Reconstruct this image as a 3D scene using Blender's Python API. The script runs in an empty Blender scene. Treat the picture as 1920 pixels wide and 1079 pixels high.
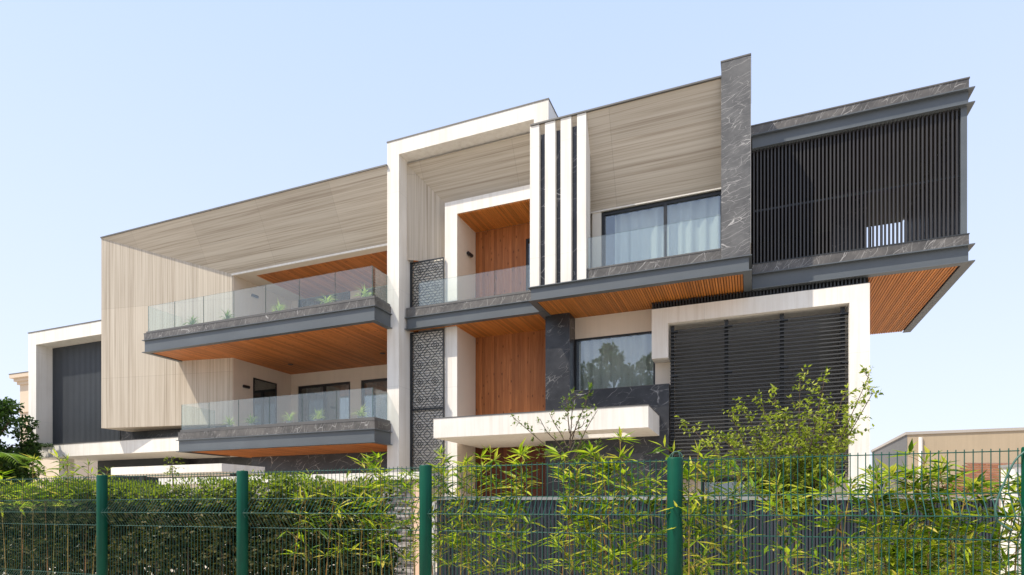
import bpy, math, random
from mathutils import Vector, Matrix
random.seed(7)
R = random.random
def ru(a, b): return a + (b - a) * R()
scn = bpy.context.scene
col = scn.collection

# ------------------------------------------------------------------ frame of reference
# world x runs along the street front (to the right), y away from the street, z up
F = 1112.0
CAMZ = 1.6
RX, RY = .9275, .3737           # camera's right direction
FX, FY = -.3737, .9275          # camera's forward direction
def at(px, py, v):
    a = (px - 960) / F
    s = v / (a * RY + FY)
    return s * (a * RX + FX), CAMZ + s * (952 - py) / F
def U(px, v): return at(px, 900, v)[0]
def Z(px, py, v): return at(px, py, v)[1]
def C(x, y):                     # metres right of / ahead of the viewpoint
    return x * RX + y * FX, x * RY + y * FY
def CP(px, d):                   # point on the ground seen in column px at depth d
    return C((px - 960) / F * d, d)

# ------------------------------------------------------------------ materials
def new_mat(name):
    m = bpy.data.materials.new(name); m.use_nodes = True
    nt = m.node_tree; nt.nodes.clear()
    return m, nt
def N(nt, t, **k):
    n = nt.nodes.new(t)
    for a, b in k.items():
        if a.startswith('_'): n.inputs[a[1:].replace('_', ' ')].default_value = b
        else: setattr(n, a, b)
    return n
def L(nt, a, b): nt.links.new(a, b)
def rgb(c): return (c[0], c[1], c[2], 1)
def out(nt, sh):
    o = N(nt, 'ShaderNodeOutputMaterial'); L(nt, sh, o.inputs[0])
def math_(nt, op, a, b=None, c=None):
    n = N(nt, 'ShaderNodeMath', operation=op)
    for i, x in enumerate((a, b, c)):
        if x is None: continue
        if isinstance(x, (int, float)): n.inputs[i].default_value = x
        else: L(nt, x, n.inputs[i])
    return n.outputs[0]
def ramp(nt, fac, stops):
    r = N(nt, 'ShaderNodeValToRGB'); e = r.color_ramp.elements
    while len(e) < len(stops): e.new(.5)
    for k, (p, c) in zip(e, stops):
        k.position = p; k.color = rgb(c) if len(c) == 3 else c
    L(nt, fac, r.inputs[0]); return r.outputs[0]
def mapped(nt, scale=(1, 1, 1), rot=(0, 0, 0), loc=(0, 0, 0)):
    t = N(nt, 'ShaderNodeTexCoord'); m = N(nt, 'ShaderNodeMapping')
    m.inputs['Scale'].default_value = scale; m.inputs['Rotation'].default_value = rot; m.inputs['Location'].default_value = loc
    L(nt, t.outputs['Object'], m.inputs[0]); return m.outputs[0]
def noise(nt, vec, scale=5, detail=4, rough=.55, dist=0):
    n = N(nt, 'ShaderNodeTexNoise'); n.inputs['Scale'].default_value = scale; n.inputs['Detail'].default_value = detail
    n.inputs['Roughness'].default_value = rough; n.inputs['Distortion'].default_value = dist
    if vec is not None: L(nt, vec, n.inputs['Vector'])
    return n.outputs['Fac']
def mix(nt, fac, a, b, mode='MIX'):
    n = N(nt, 'ShaderNodeMix', data_type='RGBA', blend_type=mode)
    for i, x in ((0, fac), (6, a), (7, b)):
        if isinstance(x, (int, float)): n.inputs[i].default_value = x
        elif isinstance(x, tuple): n.inputs[i].default_value = rgb(x)
        else: L(nt, x, n.inputs[i])
    return n.outputs[2]
def bump(nt, h, st=.2, d=.01):
    b = N(nt, 'ShaderNodeBump'); b.inputs['Strength'].default_value = st; b.inputs['Distance'].default_value = d
    L(nt, h, b.inputs['Height']); return b.outputs[0]
def principled(nt, c, rough=.6, metal=0, normal=None, spec=.5, coat=0):
    p = N(nt, 'ShaderNodeBsdfPrincipled')
    if isinstance(c, tuple): p.inputs['Base Color'].default_value = rgb(c)
    else: L(nt, c, p.inputs['Base Color'])
    if isinstance(rough, (int, float)): p.inputs['Roughness'].default_value = rough
    else: L(nt, rough, p.inputs['Roughness'])
    p.inputs['Metallic'].default_value = metal; p.inputs['Specular IOR Level'].default_value = spec
    if normal is not None: L(nt, normal, p.inputs['Normal'])
    return p.outputs[0]
M = {}
def plain(name, c, rough=.6, var=.12, scale=1.5, metal=0, spec=.5, streak=0):
    m, nt = new_mat(name)
    n = noise(nt, mapped(nt), scale, 5, .6)
    d = tuple(x * (1 - var) for x in c); e = tuple(min(1, x * (1 + var * .6)) for x in c)
    cc = ramp(nt, n, [(.3, d), (.7, e)])
    if streak:
        s = noise(nt, mapped(nt, (9, 9, .35)), 1.0, 5, .65)
        s = ramp(nt, s, [(.38, (1 - streak,) * 3), (.6, (1, 1, 1))])
        cc = mix(nt, 1.0, cc, s, 'MULTIPLY')
    f = noise(nt, mapped(nt), scale * 30, 3)
    out(nt, principled(nt, cc, rough, metal, bump(nt, f, .15, .004), spec))
    M[name] = m; return m
def joints(nt, axis, step, off, w=.006):
    t = N(nt, 'ShaderNodeTexCoord'); s = N(nt, 'ShaderNodeSeparateXYZ'); L(nt, t.outputs['Object'], s.inputs[0])
    v = math_(nt, 'MULTIPLY_ADD', s.outputs[axis], 1 / step, off)
    fr = math_(nt, 'FRACT', v)
    return math_(nt, 'LESS_THAN', fr, w / step), math_(nt, 'FLOOR', v)
def cladding_white():
    m, nt = new_mat('white_render')
    n = noise(nt, mapped(nt), .8, 5, .6)
    cc = ramp(nt, n, [(.3, (.76, .715, .65)), (.7, (.84, .80, .74))])
    s = ramp(nt, noise(nt, mapped(nt, (7, 7, .3)), 1.0, 5, .65), [(.34, (.90, .885, .86)), (.55, (1, 1, 1))])
    cc = mix(nt, 1.0, cc, s, 'MULTIPLY')
    j, _ = joints(nt, 2, 3.0, .22, .012); k, _ = joints(nt, 0, 3.1, .37, .010)
    cc = mix(nt, math_(nt, 'MULTIPLY', math_(nt, 'MAXIMUM', j, k), .35), cc, (.45, .43, .40))
    f = noise(nt, mapped(nt), 45, 3)
    out(nt, principled(nt, cc, .75, 0, bump(nt, f, .12, .003), .3)); M['white'] = m
cladding_white()
def travertine(name, scale, jaxis, jstep, joff, laxis, lstep, loff):
    m, nt = new_mat(name)
    g = noise(nt, mapped(nt, scale), 1.0, 8, .62, .25)
    big = noise(nt, mapped(nt, tuple(s * .33 for s in scale)), 1.0, 4, .6, .1)
    mixv = math_(nt, 'MULTIPLY_ADD', big, .5, math_(nt, 'MULTIPLY', g, .85))
    cc = ramp(nt, math_(nt, 'SUBTRACT', mixv, .12), [(.36, (.31, .25, .185)), (.46, (.42, .35, .27)), (.55, (.51, .437, .345)), (.68, (.58, .51, .415))])
    j, fl = joints(nt, jaxis, jstep, joff, .010)
    l, fl2 = joints(nt, laxis, lstep, loff, .008)
    wn = N(nt, 'ShaderNodeTexWhiteNoise', noise_dimensions='2D')
    cmb = N(nt, 'ShaderNodeCombineXYZ'); L(nt, fl, cmb.inputs[0]); L(nt, fl2, cmb.inputs[1]); L(nt, cmb.outputs[0], wn.inputs['Vector'])
    tone = ramp(nt, wn.outputs['Value'], [(0, (.90, .90, .90)), (1, (1.0, 1.0, 1.0))])
    cc = mix(nt, 1.0, cc, tone, 'MULTIPLY')
    cc = mix(nt, math_(nt, 'MULTIPLY', math_(nt, 'MAXIMUM', j, math_(nt, 'MULTIPLY', l, .4)), .4), cc, (.16, .13, .10))
    out(nt, principled(nt, cc, .55, 0, bump(nt, g, .1, .004), .35)); M[name] = m
travertine('travertine_upright', (34, 34, .28), 2, 2.72, .55, 0, 1.45, .35)
travertine('travertine_lying', (.26, .26, 27), 0, 3.1, .1, 2, 1.30, .35)
def marble(name, rot, base=(.030, .029, .030), dens=.5, stretch=(1, 1, 1), light=(.085, .080, .078), rough=.3):
    m, nt = new_mat(name)
    v0 = mapped(nt, (1, 1, 1), rot)
    nz = N(nt, 'ShaderNodeTexNoise'); nz.inputs['Scale'].default_value = 1.7; nz.inputs['Detail'].default_value = 6; L(nt, v0, nz.inputs['Vector'])
    dv = N(nt, 'ShaderNodeVectorMath', operation='MULTIPLY_ADD'); L(nt, nz.outputs['Color'], dv.inputs[0])
    dv.inputs[1].default_value = (.28, .28, .28); L(nt, v0, dv.inputs[2])
    mp = N(nt, 'ShaderNodeMapping'); mp.inputs['Scale'].default_value = stretch; L(nt, dv.outputs[0], mp.inputs[0])
    vo = N(nt, 'ShaderNodeTexVoronoi', feature='DISTANCE_TO_EDGE'); vo.inputs['Scale'].default_value = 1.9; L(nt, mp.outputs[0], vo.inputs['Vector'])
    vein = ramp(nt, vo.outputs['Distance'], [(.0, (1, 1, 1)), (.009, (.22, .22, .22)), (.02, (0, 0, 0))])
    vo2 = N(nt, 'ShaderNodeTexVoronoi', feature='DISTANCE_TO_EDGE'); vo2.inputs['Scale'].default_value = 4.3; L(nt, mp.outputs[0], vo2.inputs['Vector'])
    vein2 = ramp(nt, vo2.outputs['Distance'], [(.0, (.6, .6, .6)), (.016, (0, 0, 0))])
    mk = ramp(nt, noise(nt, mapped(nt, (1, 1, 1), (0, 0, 0), (3, 1, 7)), 1.6, 3), [(dens, (0, 0, 0)), (dens + .12, (1, 1, 1))])
    mk2 = ramp(nt, noise(nt, mapped(nt, (1, 1, 1), (0, 0, 0), (9, 5, 2)), 2.1, 3), [(dens, (0, 0, 0)), (dens + .12, (1, 1, 1))])
    a = math_(nt, 'MAXIMUM', math_(nt, 'MULTIPLY', vein, mk), math_(nt, 'MULTIPLY', vein2, mk2))
    b = ramp(nt, noise(nt, v0, 2.2, 7, .65), [(.3, base), (.75, light)])
    cc = mix(nt, math_(nt, 'MULTIPLY', a, .75), b, (.66, .63, .60))
    out(nt, principled(nt, cc, rough, 0, None, .5)); M[name] = m
marble('marble_pillar', (0, .3, 0), stretch=(.5, 1, 2.3), dens=.40, base=(.060, .058, .057), light=(.15, .145, .14), rough=.42)
marble('marble_band', (0, 1.05, 0), stretch=(.6, 1, 2.4), dens=.40, base=(.055, .050, .045), light=(.16, .145, .13), rough=.35)
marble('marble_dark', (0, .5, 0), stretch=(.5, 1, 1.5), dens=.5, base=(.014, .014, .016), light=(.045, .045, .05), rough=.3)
plain('steel', (.098, .110, .120), .42, .10, 1.2, 0, .5)
plain('screen_grey', (.05, .055, .058), .45, .1)
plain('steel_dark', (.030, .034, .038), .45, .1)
plain('slat_grey', (.050, .056, .064), .5, .1)
plain('backing_grey', (.17, .17, .165), .6, .15, 1.2)
plain('louver_grey', (.055, .054, .053), .4, .1)
plain('bronze_slat', (.040, .036, .034), .38, .15)
plain('black_frame', (.012, .013, .015), .4, .1)
plain('cream', (.72, .62, .51), .8, .05, .8, streak=.03)
plain('warm_white', (.74, .68, .59), .8, .05, .8)
plain('coping', (.11, .105, .10), .5, .15)
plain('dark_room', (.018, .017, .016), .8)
plain('curtain', (.78, .735, .67), .9, .06)
plain('curtain_beige', (.36, .32, .27), .9, .06)
plain('curtain_grey', (.22, .225, .23), .9, .06)
plain('concrete', (.40, .37, .33), .85, .25, .6)
plain('paving', (.60, .54, .45), .85, .2, .5)
plain('asphalt', (.24, .225, .20), .9, .2, .6)
plain('yard', (.58, .51, .41), .9, .2, .5)
plain('fence_green', (.001, .080, .046), .5, .2, 2.2, spec=.2, streak=.3)
plain('fence_wire', (.006, .075, .05), .4, .15)
plain('cable', (.05, .13, .10), .45)
plain('ribbed', (.034, .042, .054), .5, .2, 1.2, streak=.2)
plain('wall_cap', (.36, .36, .34), .8, .2)
plain('peach', (.72, .50, .36), .8, .06)
plain('tan', (.44, .345, .235), .85, .08, .3, streak=.05)
plain('tan_shaded', (.15, .145, .14), .85, .08)  # tan building's side wall, its shade put into the colour
plain('tan_grey', (.42, .375, .33), .85, .1, .3)
plain('neighbour_cream', (.62, .50, .38), .85, .06, .3)
plain('bark', (.10, .065, .04), .85, .35, 12)
plain('bark_grey', (.16, .12, .085), .85, .3, 12)
plain('pot', (.30, .28, .25), .7)
plain('rust_soil', (.10, .06, .035), .9)
plain('lamp_black', (.02, .02, .022), .4)
plain('glass_edge', (.10, .17, .15), .2)
plain('pebble', (.45, .42, .37), .8)
def wood(name, across, along, width, c1, c2, gap=.004, rough=.5, knots=True):
    m, nt = new_mat(name)
    t = N(nt, 'ShaderNodeTexCoord'); s = N(nt, 'ShaderNodeSeparateXYZ'); L(nt, t.outputs['Object'], s.inputs[0])
    v = math_(nt, 'DIVIDE', s.outputs[across], width)
    fl = math_(nt, 'FLOOR', v); fr = math_(nt, 'FRACT', v)
    wn = N(nt, 'ShaderNodeTexWhiteNoise', noise_dimensions='1D'); L(nt, fl, wn.inputs['W'])
    sc = [28, 28, 28]; sc[along] = 1.3
    off = N(nt, 'ShaderNodeCombineXYZ'); L(nt, math_(nt, 'MULTIPLY', wn.outputs['Value'], 40), off.inputs[along])
    mp = N(nt, 'ShaderNodeVectorMath', operation='ADD'); L(nt, mapped(nt, tuple(sc)), mp.inputs[0]); L(nt, off.outputs[0], mp.inputs[1])
    g = noise(nt, mp.outputs[0], 1.0, 5, .6, .6)
    cc = ramp(nt, g, [(.25, c1), (.75, c2)])
    tone = ramp(nt, wn.outputs['Value'], [(0, (.74, .72, .70)), (1, (1.12, 1.1, 1.08))])
    cc = mix(nt, 1.0, cc, tone, 'MULTIPLY')
    if knots:
        ks = [7, 7, 7]; ks[along] = 3.2
        vo = N(nt, 'ShaderNodeTexVoronoi'); vo.inputs['Scale'].default_value = 1.0; L(nt, mapped(nt, tuple(ks)), vo.inputs['Vector'])
        k = ramp(nt, vo.outputs['Distance'], [(.08, (1, 1, 1)), (.2, (0, 0, 0))])
        cc = mix(nt, math_(nt, 'MULTIPLY', k, .75), cc, tuple(x * .3 for x in c1))
    line = math_(nt, 'LESS_THAN', fr, gap / width)
    cc = mix(nt, math_(nt, 'MULTIPLY', line, .75), cc, tuple(x * .15 for x in c1))
    out(nt, principled(nt, cc, rough, 0, bump(nt, g, .1, .003), .3)); M[name] = m
wood('wood_wall', 0, 2, .105, (.30, .092, .026), (.52, .20, .066), .003)
wood('wood_shaded', 0, 2, .14, (.085, .022, .008), (.16, .045, .016), .006)  # darker copy of the wall wood, canopy shade put into the colour
wood('wood_soffit', 0, 1, .11, (.43, .135, .036), (.63, .235, .066), .005)
wood('wood_slat', 0, 1, .065, (.50, .17, .038), (.68, .27, .065), .0, knots=False)
def glass():
    m, nt = new_mat('glass')
    tr = N(nt, 'ShaderNodeBsdfTransparent'); tr.inputs[0].default_value = (.95, .98, .965, 1)
    gl = N(nt, 'ShaderNodeBsdfGlossy'); gl.inputs['Roughness'].default_value = 0.0; gl.inputs[0].default_value = (.95, .98, 1, 1)
    df = N(nt, 'ShaderNodeBsdfDiffuse'); df.inputs[0].default_value = (.75, .80, .80, 1)
    fr = N(nt, 'ShaderNodeLayerWeight'); fr.inputs[0].default_value = .5
    ms = N(nt, 'ShaderNodeMixShader'); L(nt, math_(nt, 'MULTIPLY_ADD', math_(nt, 'POWER', fr.outputs['Facing'], 4.0), .8, .055), ms.inputs[0]); L(nt, tr.outputs[0], ms.inputs[1]); L(nt, gl.outputs[0], ms.inputs[2])
    m2 = N(nt, 'ShaderNodeMixShader'); m2.inputs[0].default_value = .035; L(nt, ms.outputs[0], m2.inputs[1]); L(nt, df.outputs[0], m2.inputs[2])
    out(nt, m2.outputs[0]); M['glass'] = m
    m, nt = new_mat('pane')
    tr = N(nt, 'ShaderNodeBsdfTransparent'); tr.inputs[0].default_value = (.84, .88, .88, 1)
    gl = N(nt, 'ShaderNodeBsdfGlossy'); gl.inputs['Roughness'].default_value = 0.0; gl.inputs[0].default_value = (.9, .95, 1, 1)
    fr = N(nt, 'ShaderNodeLayerWeight'); fr.inputs[0].default_value = .5
    ms = N(nt, 'ShaderNodeMixShader'); L(nt, math_(nt, 'MULTIPLY_ADD', math_(nt, 'POWER', fr.outputs['Facing'], 4.0), .8, .13), ms.inputs[0]); L(nt, tr.outputs[0], ms.inputs[1]); L(nt, gl.outputs[0], ms.inputs[2])
    out(nt, ms.outputs[0]); M['pane'] = m
glass()
def leafmat(name, cols, trans=.35, rough=.45, tcol=None):
    m, nt = new_mat(name)
    g = N(nt, 'ShaderNodeNewGeometry')
    k = len(cols)
    cc = ramp(nt, g.outputs['Random Per Island'], [(i / (k - 1), c) for i, c in enumerate(cols)])
    p = principled(nt, cc, rough, 0, None, .22)
    t = N(nt, 'ShaderNodeBsdfTranslucent')
    L(nt, mix(nt, 1.0, cc, (1.5, 1.7, .6) if tcol is None else tcol, 'MULTIPLY'), t.inputs[0])
    ms = N(nt, 'ShaderNodeMixShader'); ms.inputs[0].default_value = trans; L(nt, p, ms.inputs[1]); L(nt, t.outputs[0], ms.inputs[2])
    out(nt, ms.outputs[0]); M[name] = m
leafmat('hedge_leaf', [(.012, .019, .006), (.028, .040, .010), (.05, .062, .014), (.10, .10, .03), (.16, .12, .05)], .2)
leafmat('hedge_lit', [(.07, .10, .012), (.18, .24, .02), (.36, .40, .04)], .38)  # brighter copy of the hedge leaf, painting in the sunlit top
leafmat('bamboo_leaf', [(.04, .08, .010), (.10, .18, .014), (.24, .34, .02), (.44, .48, .04), (.58, .46, .13)], .38)
leafmat('shrub_leaf', [(.08, .11, .018), (.20, .25, .03), (.34, .38, .05), (.46, .46, .09)], .38)
leafmat('sapling_leaf', [(.05, .10, .02), (.14, .20, .03), (.22, .26, .05)], .3)
leafmat('tree_leaf', [(.018, .045, .014), (.035, .08, .02), (.06, .115, .025), (.10, .16, .035)], .25)
leafmat('pale_leaf', [(.22, .32, .10), (.42, .50, .22), (.55, .58, .30)], .35)
leafmat('palm_leaf', [(.10, .19, .03), (.22, .32, .05)], .35)
def culmmat():
    m, nt = new_mat('culm')
    g = N(nt, 'ShaderNodeNewGeometry')
    cc = ramp(nt, g.outputs['Random Per Island'], [(0, (.28, .12, .035)), (.5, (.36, .22, .05)), (1, (.22, .24, .05))])
    n = ramp(nt, noise(nt, mapped(nt, (1, 1, 6)), 3, 3), [(.35, (.6, .6, .6)), (.65, (1.1, 1.1, 1.1))])
    out(nt, principled(nt, mix(nt, 1.0, cc, n, 'MULTIPLY'), .45)); M['culm'] = m
culmmat()
def stonemat():
    m, nt = new_mat('ledge_stone')
    g = N(nt, 'ShaderNodeNewGeometry')
    cc = ramp(nt, g.outputs['Random Per Island'], [(0, (.12, .11, .105)), (.35, (.22, .20, .19)), (.7, (.38, .34, .31)), (1, (.50, .47, .44))])
    n = ramp(nt, noise(nt, mapped(nt), 18, 5), [(.3, (.7, .7, .7)), (.7, (1.1, 1.1, 1.1))])
    out(nt, principled(nt, mix(nt, 1.0, cc, n, 'MULTIPLY'), .8)); M['ledge_stone'] = m
    m, nt = new_mat('roof_tile')
    g = N(nt, 'ShaderNodeNewGeometry')
    cc = ramp(nt, g.outputs['Random Per Island'], [(0, (.66, .23, .08)), (1, (.85, .40, .17))])
    out(nt, principled(nt, cc, .7)); M['roof_tile'] = m
stonemat()

# ------------------------------------------------------------------ mesh builders
class MB:
    def __init__(s): s.v = []; s.f = []
    def box(s, x0, x1, y0, y1, z0, z1, mt=None):
        if x1 < x0: x0, x1 = x1, x0
        if y1 < y0: y0, y1 = y1, y0
        if z1 < z0: z0, z1 = z1, z0
        p = [(x0, y0, z0), (x1, y0, z0), (x1, y1, z0), (x0, y1, z0), (x0, y0, z1), (x1, y0, z1), (x1, y1, z1), (x0, y1, z1)]
        s.hexa(p, mt); return s
    def hexa(s, p, mt=None):
        b = len(s.v)
        if mt is not None: p = [tuple(mt @ Vector(q)) for q in p]
        s.v += p
        s.f += [(b, b+3, b+2, b+1), (b+4, b+5, b+6, b+7), (b, b+1, b+5, b+4), (b+1, b+2, b+6, b+5), (b+2, b+3, b+7, b+6), (b+3, b, b+4, b+7)]
        return s
    def face(s, pts):
        b = len(s.v); s.v += [tuple(p) for p in pts]; s.f.append(tuple(range(b, b + len(pts)))); return s
    def prism(s, poly, z0, z1):           # polygon in plan, counter-clockwise
        n = len(poly); b = len(s.v)
        s.v += [(x, y, z0) for x, y in poly] + [(x, y, z1) for x, y in poly]
        s.f += [tuple(b + i for i in reversed(range(n))), tuple(b + n + i for i in range(n))]
        s.f += [(b + i, b + (i + 1) % n, b + n + (i + 1) % n, b + n + i) for i in range(n)]
        return s
    def section(s, poly, x0, x1):         # polygon in (y, z), swept along x
        n = len(poly); b = len(s.v)
        s.v += [(x0, y, z) for y, z in poly] + [(x1, y, z) for y, z in poly]
        s.f += [tuple(b + i for i in range(n)), tuple(b + n + i for i in reversed(range(n)))]
        s.f += [(b + i, b + n + i, b + n + (i + 1) % n, b + (i + 1) % n) for i in range(n)]
        return s
    def tube(s, pts, rad, n=6, cap=True):
        pts = [Vector(p) for p in pts]
        if isinstance(rad, (int, float)): rad = [rad] * len(pts)
        b = len(s.v)
        for i, p in enumerate(pts):
            d = (pts[min(i + 1, len(pts) - 1)] - pts[max(i - 1, 0)]).normalized()
            a = Vector((0, 1, 0)) if abs(d.y) < .8 else Vector((1, 0, 0))
            e1 = d.cross(a).normalized(); e2 = d.cross(e1)
            for k in range(n):
                t = 2 * math.pi * k / n
                s.v.append(tuple(p + (e1 * math.cos(t) + e2 * math.sin(t)) * rad[i]))
        for i in range(len(pts) - 1):
            for k in range(n):
                s.f.append((b + i*n + k, b + i*n + (k+1) % n, b + (i+1)*n + (k+1) % n, b + (i+1)*n + k))
        if cap:
            s.f.append(tuple(b + k for k in reversed(range(n)))); s.f.append(tuple(b + (len(pts)-1)*n + k for k in range(n)))
        return s
    def leaf(s, p, d, up, l, w):          # folded pointed leaf
        d = d.normalized(); sd = d.cross(up)
        if sd.length < 1e-3: sd = d.cross(Vector((1, 0, 0)))
        sd.normalize(); nn = sd.cross(d)
        b = len(s.v); m = p + d * l * .42 - nn * w * .12
        s.v += [tuple(p), tuple(m + sd * w * .5 + nn * w * .18), tuple(p + d * l - nn * l * .10), tuple(m - sd * w * .5 + nn * w * .18)]
        s.f += [(b, b+1, b+2), (b, b+2, b+3)]
        return s
    def build(s, name, mat, parent=None, smooth=False):
        me = bpy.data.meshes.new(name); me.from_pydata(s.v, [], s.f); me.update()
        me.materials.append(M[mat] if isinstance(mat, str) else mat)
        if smooth: me.shade_smooth()
        o = bpy.data.objects.new(name, me); col.objects.link(o)
        if parent is not None:
            o.parent = parent
            w = parent_world(parent); o.matrix_parent_inverse = w.inverted()
        return o
def parent_world(o):
    m = Matrix.LocRotScale(o.location, o.rotation_euler, o.scale)
    if o.parent is not None: m = parent_world(o.parent) @ o.matrix_parent_inverse @ m
    return m
def rbox(*a): return MB().box(*a)
def tag(o, label=None, cat=None, group=None, kind=None):
    if label: o['label'] = label
    if cat: o['category'] = cat
    if group: o['group'] = group
    if kind: o['kind'] = kind
    return o
def thing(name, label, cat, loc, group=None):
    o = bpy.data.objects.new(name, None); o.location = loc; o.empty_display_size = .3; col.objects.link(o)
    return tag(o, label, cat, group)
def copy_tree(o, parent=None):
    c = o.copy(); col.objects.link(c)
    if parent is not None: c.parent = parent
    for ch in list(o.children): copy_tree(ch, c)
    return c
def bevel(o, w=.008):
    b = o.modifiers.new('bevel', 'BEVEL'); b.width = w; b.segments = 1; b.limit_method = 'ANGLE'
    return o

# ------------------------------------------------------------------ sky, sun, camera
w = bpy.data.worlds.new('World'); scn.world = w; w.use_nodes = True
nt = w.node_tree; bg = nt.nodes['Background']
sky = nt.nodes.new('ShaderNodeTexSky'); sky.sky_type = 'NISHITA'; sky.sun_disc = False
to_sun = Vector((-.53, -.49, 1.0)).normalized()
elev = math.asin(to_sun.z)
sky.sun_elevation = elev; sky.sun_rotation = math.atan2(to_sun.x, to_sun.y)
sky.air_density = 1.0; sky.dust_density = 2.0; sky.ozone_density = 1.5; sky.altitude = 0
hz = nt.nodes.new('ShaderNodeMix'); hz.data_type = 'RGBA'; hz.inputs[0].default_value = .85   # thin bright haze veil
nt.links.new(sky.outputs[0], hz.inputs[6])
tcs = nt.nodes.new('ShaderNodeTexCoord'); sxyz = nt.nodes.new('ShaderNodeSeparateXYZ'); nt.links.new(tcs.outputs['Generated'], sxyz.inputs[0])
hr = nt.nodes.new('ShaderNodeValToRGB'); nt.links.new(sxyz.outputs[2], hr.inputs[0])
hr.color_ramp.elements[0].position = .0; hr.color_ramp.elements[0].color = (.79, .85, .98, 1)
hr.color_ramp.elements[1].position = .70; hr.color_ramp.elements[1].color = (.515, .655, .97, 1)
hs = nt.nodes.new('ShaderNodeVectorMath'); hs.operation = 'SCALE'; hs.inputs[3].default_value = 7.0
nt.links.new(hr.outputs[0], hs.inputs[0]); nt.links.new(hs.outputs[0], hz.inputs[7])
nt.links.new(hz.outputs[2], bg.inputs[0]); bg.inputs[1].default_value = .13
sun = bpy.data.lights.new('sun', 'SUN'); sun.energy = 3.9; sun.angle = math.radians(.6); sun.color = (1, .925, .79)
so = bpy.data.objects.new('sun', sun); so.rotation_euler = to_sun.to_track_quat('Z', 'Y').to_euler(); so.location = (-10, -10, 30); col.objects.link(so)
cam = bpy.data.cameras.new('camera'); cam.sensor_width = 36; cam.lens = F / 1920 * 36; cam.shift_y = (952 - 539.5) / 1920
cam.clip_end = 3000; cam.clip_start = .05
co = bpy.data.objects.new('camera', cam); co.location = (0, 0, CAMZ); co.rotation_euler = (math.pi / 2, 0, math.atan2(-FX, FY)); col.objects.link(co)
scn.camera = co
scn.view_settings.view_transform = 'Standard'; scn.view_settings.look = 'None'; scn.view_settings.exposure = 0.47
scn.view_settings.gamma = 1
scn.cycles.max_bounces = 10; scn.cycles.transparent_max_bounces = 24; scn.cycles.diffuse_bounces = 5

# ------------------------------------------------------------------ ground
g = MB(); g.face([(-600, -600, 0), (600, -600, 0), (600, 600, 0), (-600, 600, 0)]).build('ground', 'yard').__setitem__('kind', 'structure')
o = rbox(-200, 200, -8.5, 2.6, -.05, .004).build('road', 'asphalt'); o['kind'] = 'structure'
o = rbox(-200, 200, 2.6, 5.0, -.05, .13).build('pavement', 'paving'); o['kind'] = 'structure'
o = rbox(-60, 40, 5.0, 30, -.05, .02).build('yard_paving', 'yard'); o['kind'] = 'structure'

# ================================================================== THE HOUSE
house = thing('modern_house', 'large modern three-storey house with travertine cladding, white frames and jutting balconies', 'house', (-12, 16, 0))
VF = 15.65            # plane of the big white frame
ZL, ZU = 3.53, 7.17   # undersides of the two balcony levels
def wall_cells(mb, a0, a1, z0, z1, b0, b1, holes, axis='x'):
    xs = sorted({a0, a1, *[h[0] for h in holes], *[h[1] for h in holes]}); zs = sorted({z0, z1, *[h[2] for h in holes], *[h[3] for h in holes]})
    for i in range(len(xs) - 1):
        for j in range(len(zs) - 1):
            cx, cz = (xs[i] + xs[i+1]) / 2, (zs[j] + zs[j+1]) / 2
            if not (a0 <= cx <= a1 and z0 <= cz <= z1): continue
            if any(h[0] < cx < h[1] and h[2] < cz < h[3] for h in holes): continue
            if axis == 'x': mb.box(xs[i], xs[i+1], b0, b1, zs[j], zs[j+1])
            else: mb.box(b0, b1, xs[i], xs[i+1], zs[j], zs[j+1])
    return mb
def window(a0, a1, z0, z1, b, mull=(), cur='curtain', axis='x', fw=.06, depth=.5, cfrac=1.0, label=None, cover=None):
    """frame, pane, curtain and dark room behind; b is the outer face, the room lies towards +y (or -x)"""
    def bx(mb, p0, p1, q0, q1, r0, r1):
        if axis == 'x': mb.box(p0, p1, b + q0, b + q1, r0, r1)
        else: mb.box(b - q1, b - q0, p0, p1, r0, r1)
    fr = MB()
    bx(fr, a0, a1, .03, .13, z1 - fw, z1); bx(fr, a0, a1, .03, .13, z0, z0 + fw)
    bx(fr, a0, a0 + fw, .03, .13, z0 + fw, z1 - fw); bx(fr, a1 - fw, a1, .03, .13, z0 + fw, z1 - fw)
    for m_ in mull: bx(fr, m_ - fw * .5, m_ + fw * .5, .032, .128, z0 + fw, z1 - fw)
    wo = fr.build('window', 'black_frame', house)
    if label: wo['label'] = label
    pn = MB(); bx(pn, a0 + fw * .9, a1 - fw * .9, .07, .082, z0 + fw * .9, z1 - fw * .9); pn.build('pane', 'pane', wo)
    if cur:
        c0, c1 = cover if cover else (a0 + .05, a1 - .05)
        mb = MB(); n = int((c1 - c0) / .035); b0 = len(mb.v); ph = 0
        for i in range(n + 1):
            ph += ru(.35, 1.15)
            y = .26 + .045 * math.sin(ph) + .015 * math.sin(i * .31)
            x = c0 + (c1 - c0) * i / n
            for zz in (z0 + .02, z1 - .02): mb.v.append((x, b + y, zz) if axis == 'x' else (b - y, x, zz))
        for i in range(n): mb.f.append((b0 + 2*i, b0 + 2*i + 2, b0 + 2*i + 3, b0 + 2*i + 1))
        mb.build('curtain', cur, wo, True)
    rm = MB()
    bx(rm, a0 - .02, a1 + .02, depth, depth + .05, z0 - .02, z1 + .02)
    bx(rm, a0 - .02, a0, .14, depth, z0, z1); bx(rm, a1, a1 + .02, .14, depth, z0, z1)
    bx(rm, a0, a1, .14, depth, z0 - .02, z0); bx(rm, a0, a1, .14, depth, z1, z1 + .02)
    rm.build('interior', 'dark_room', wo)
    return wo
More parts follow.
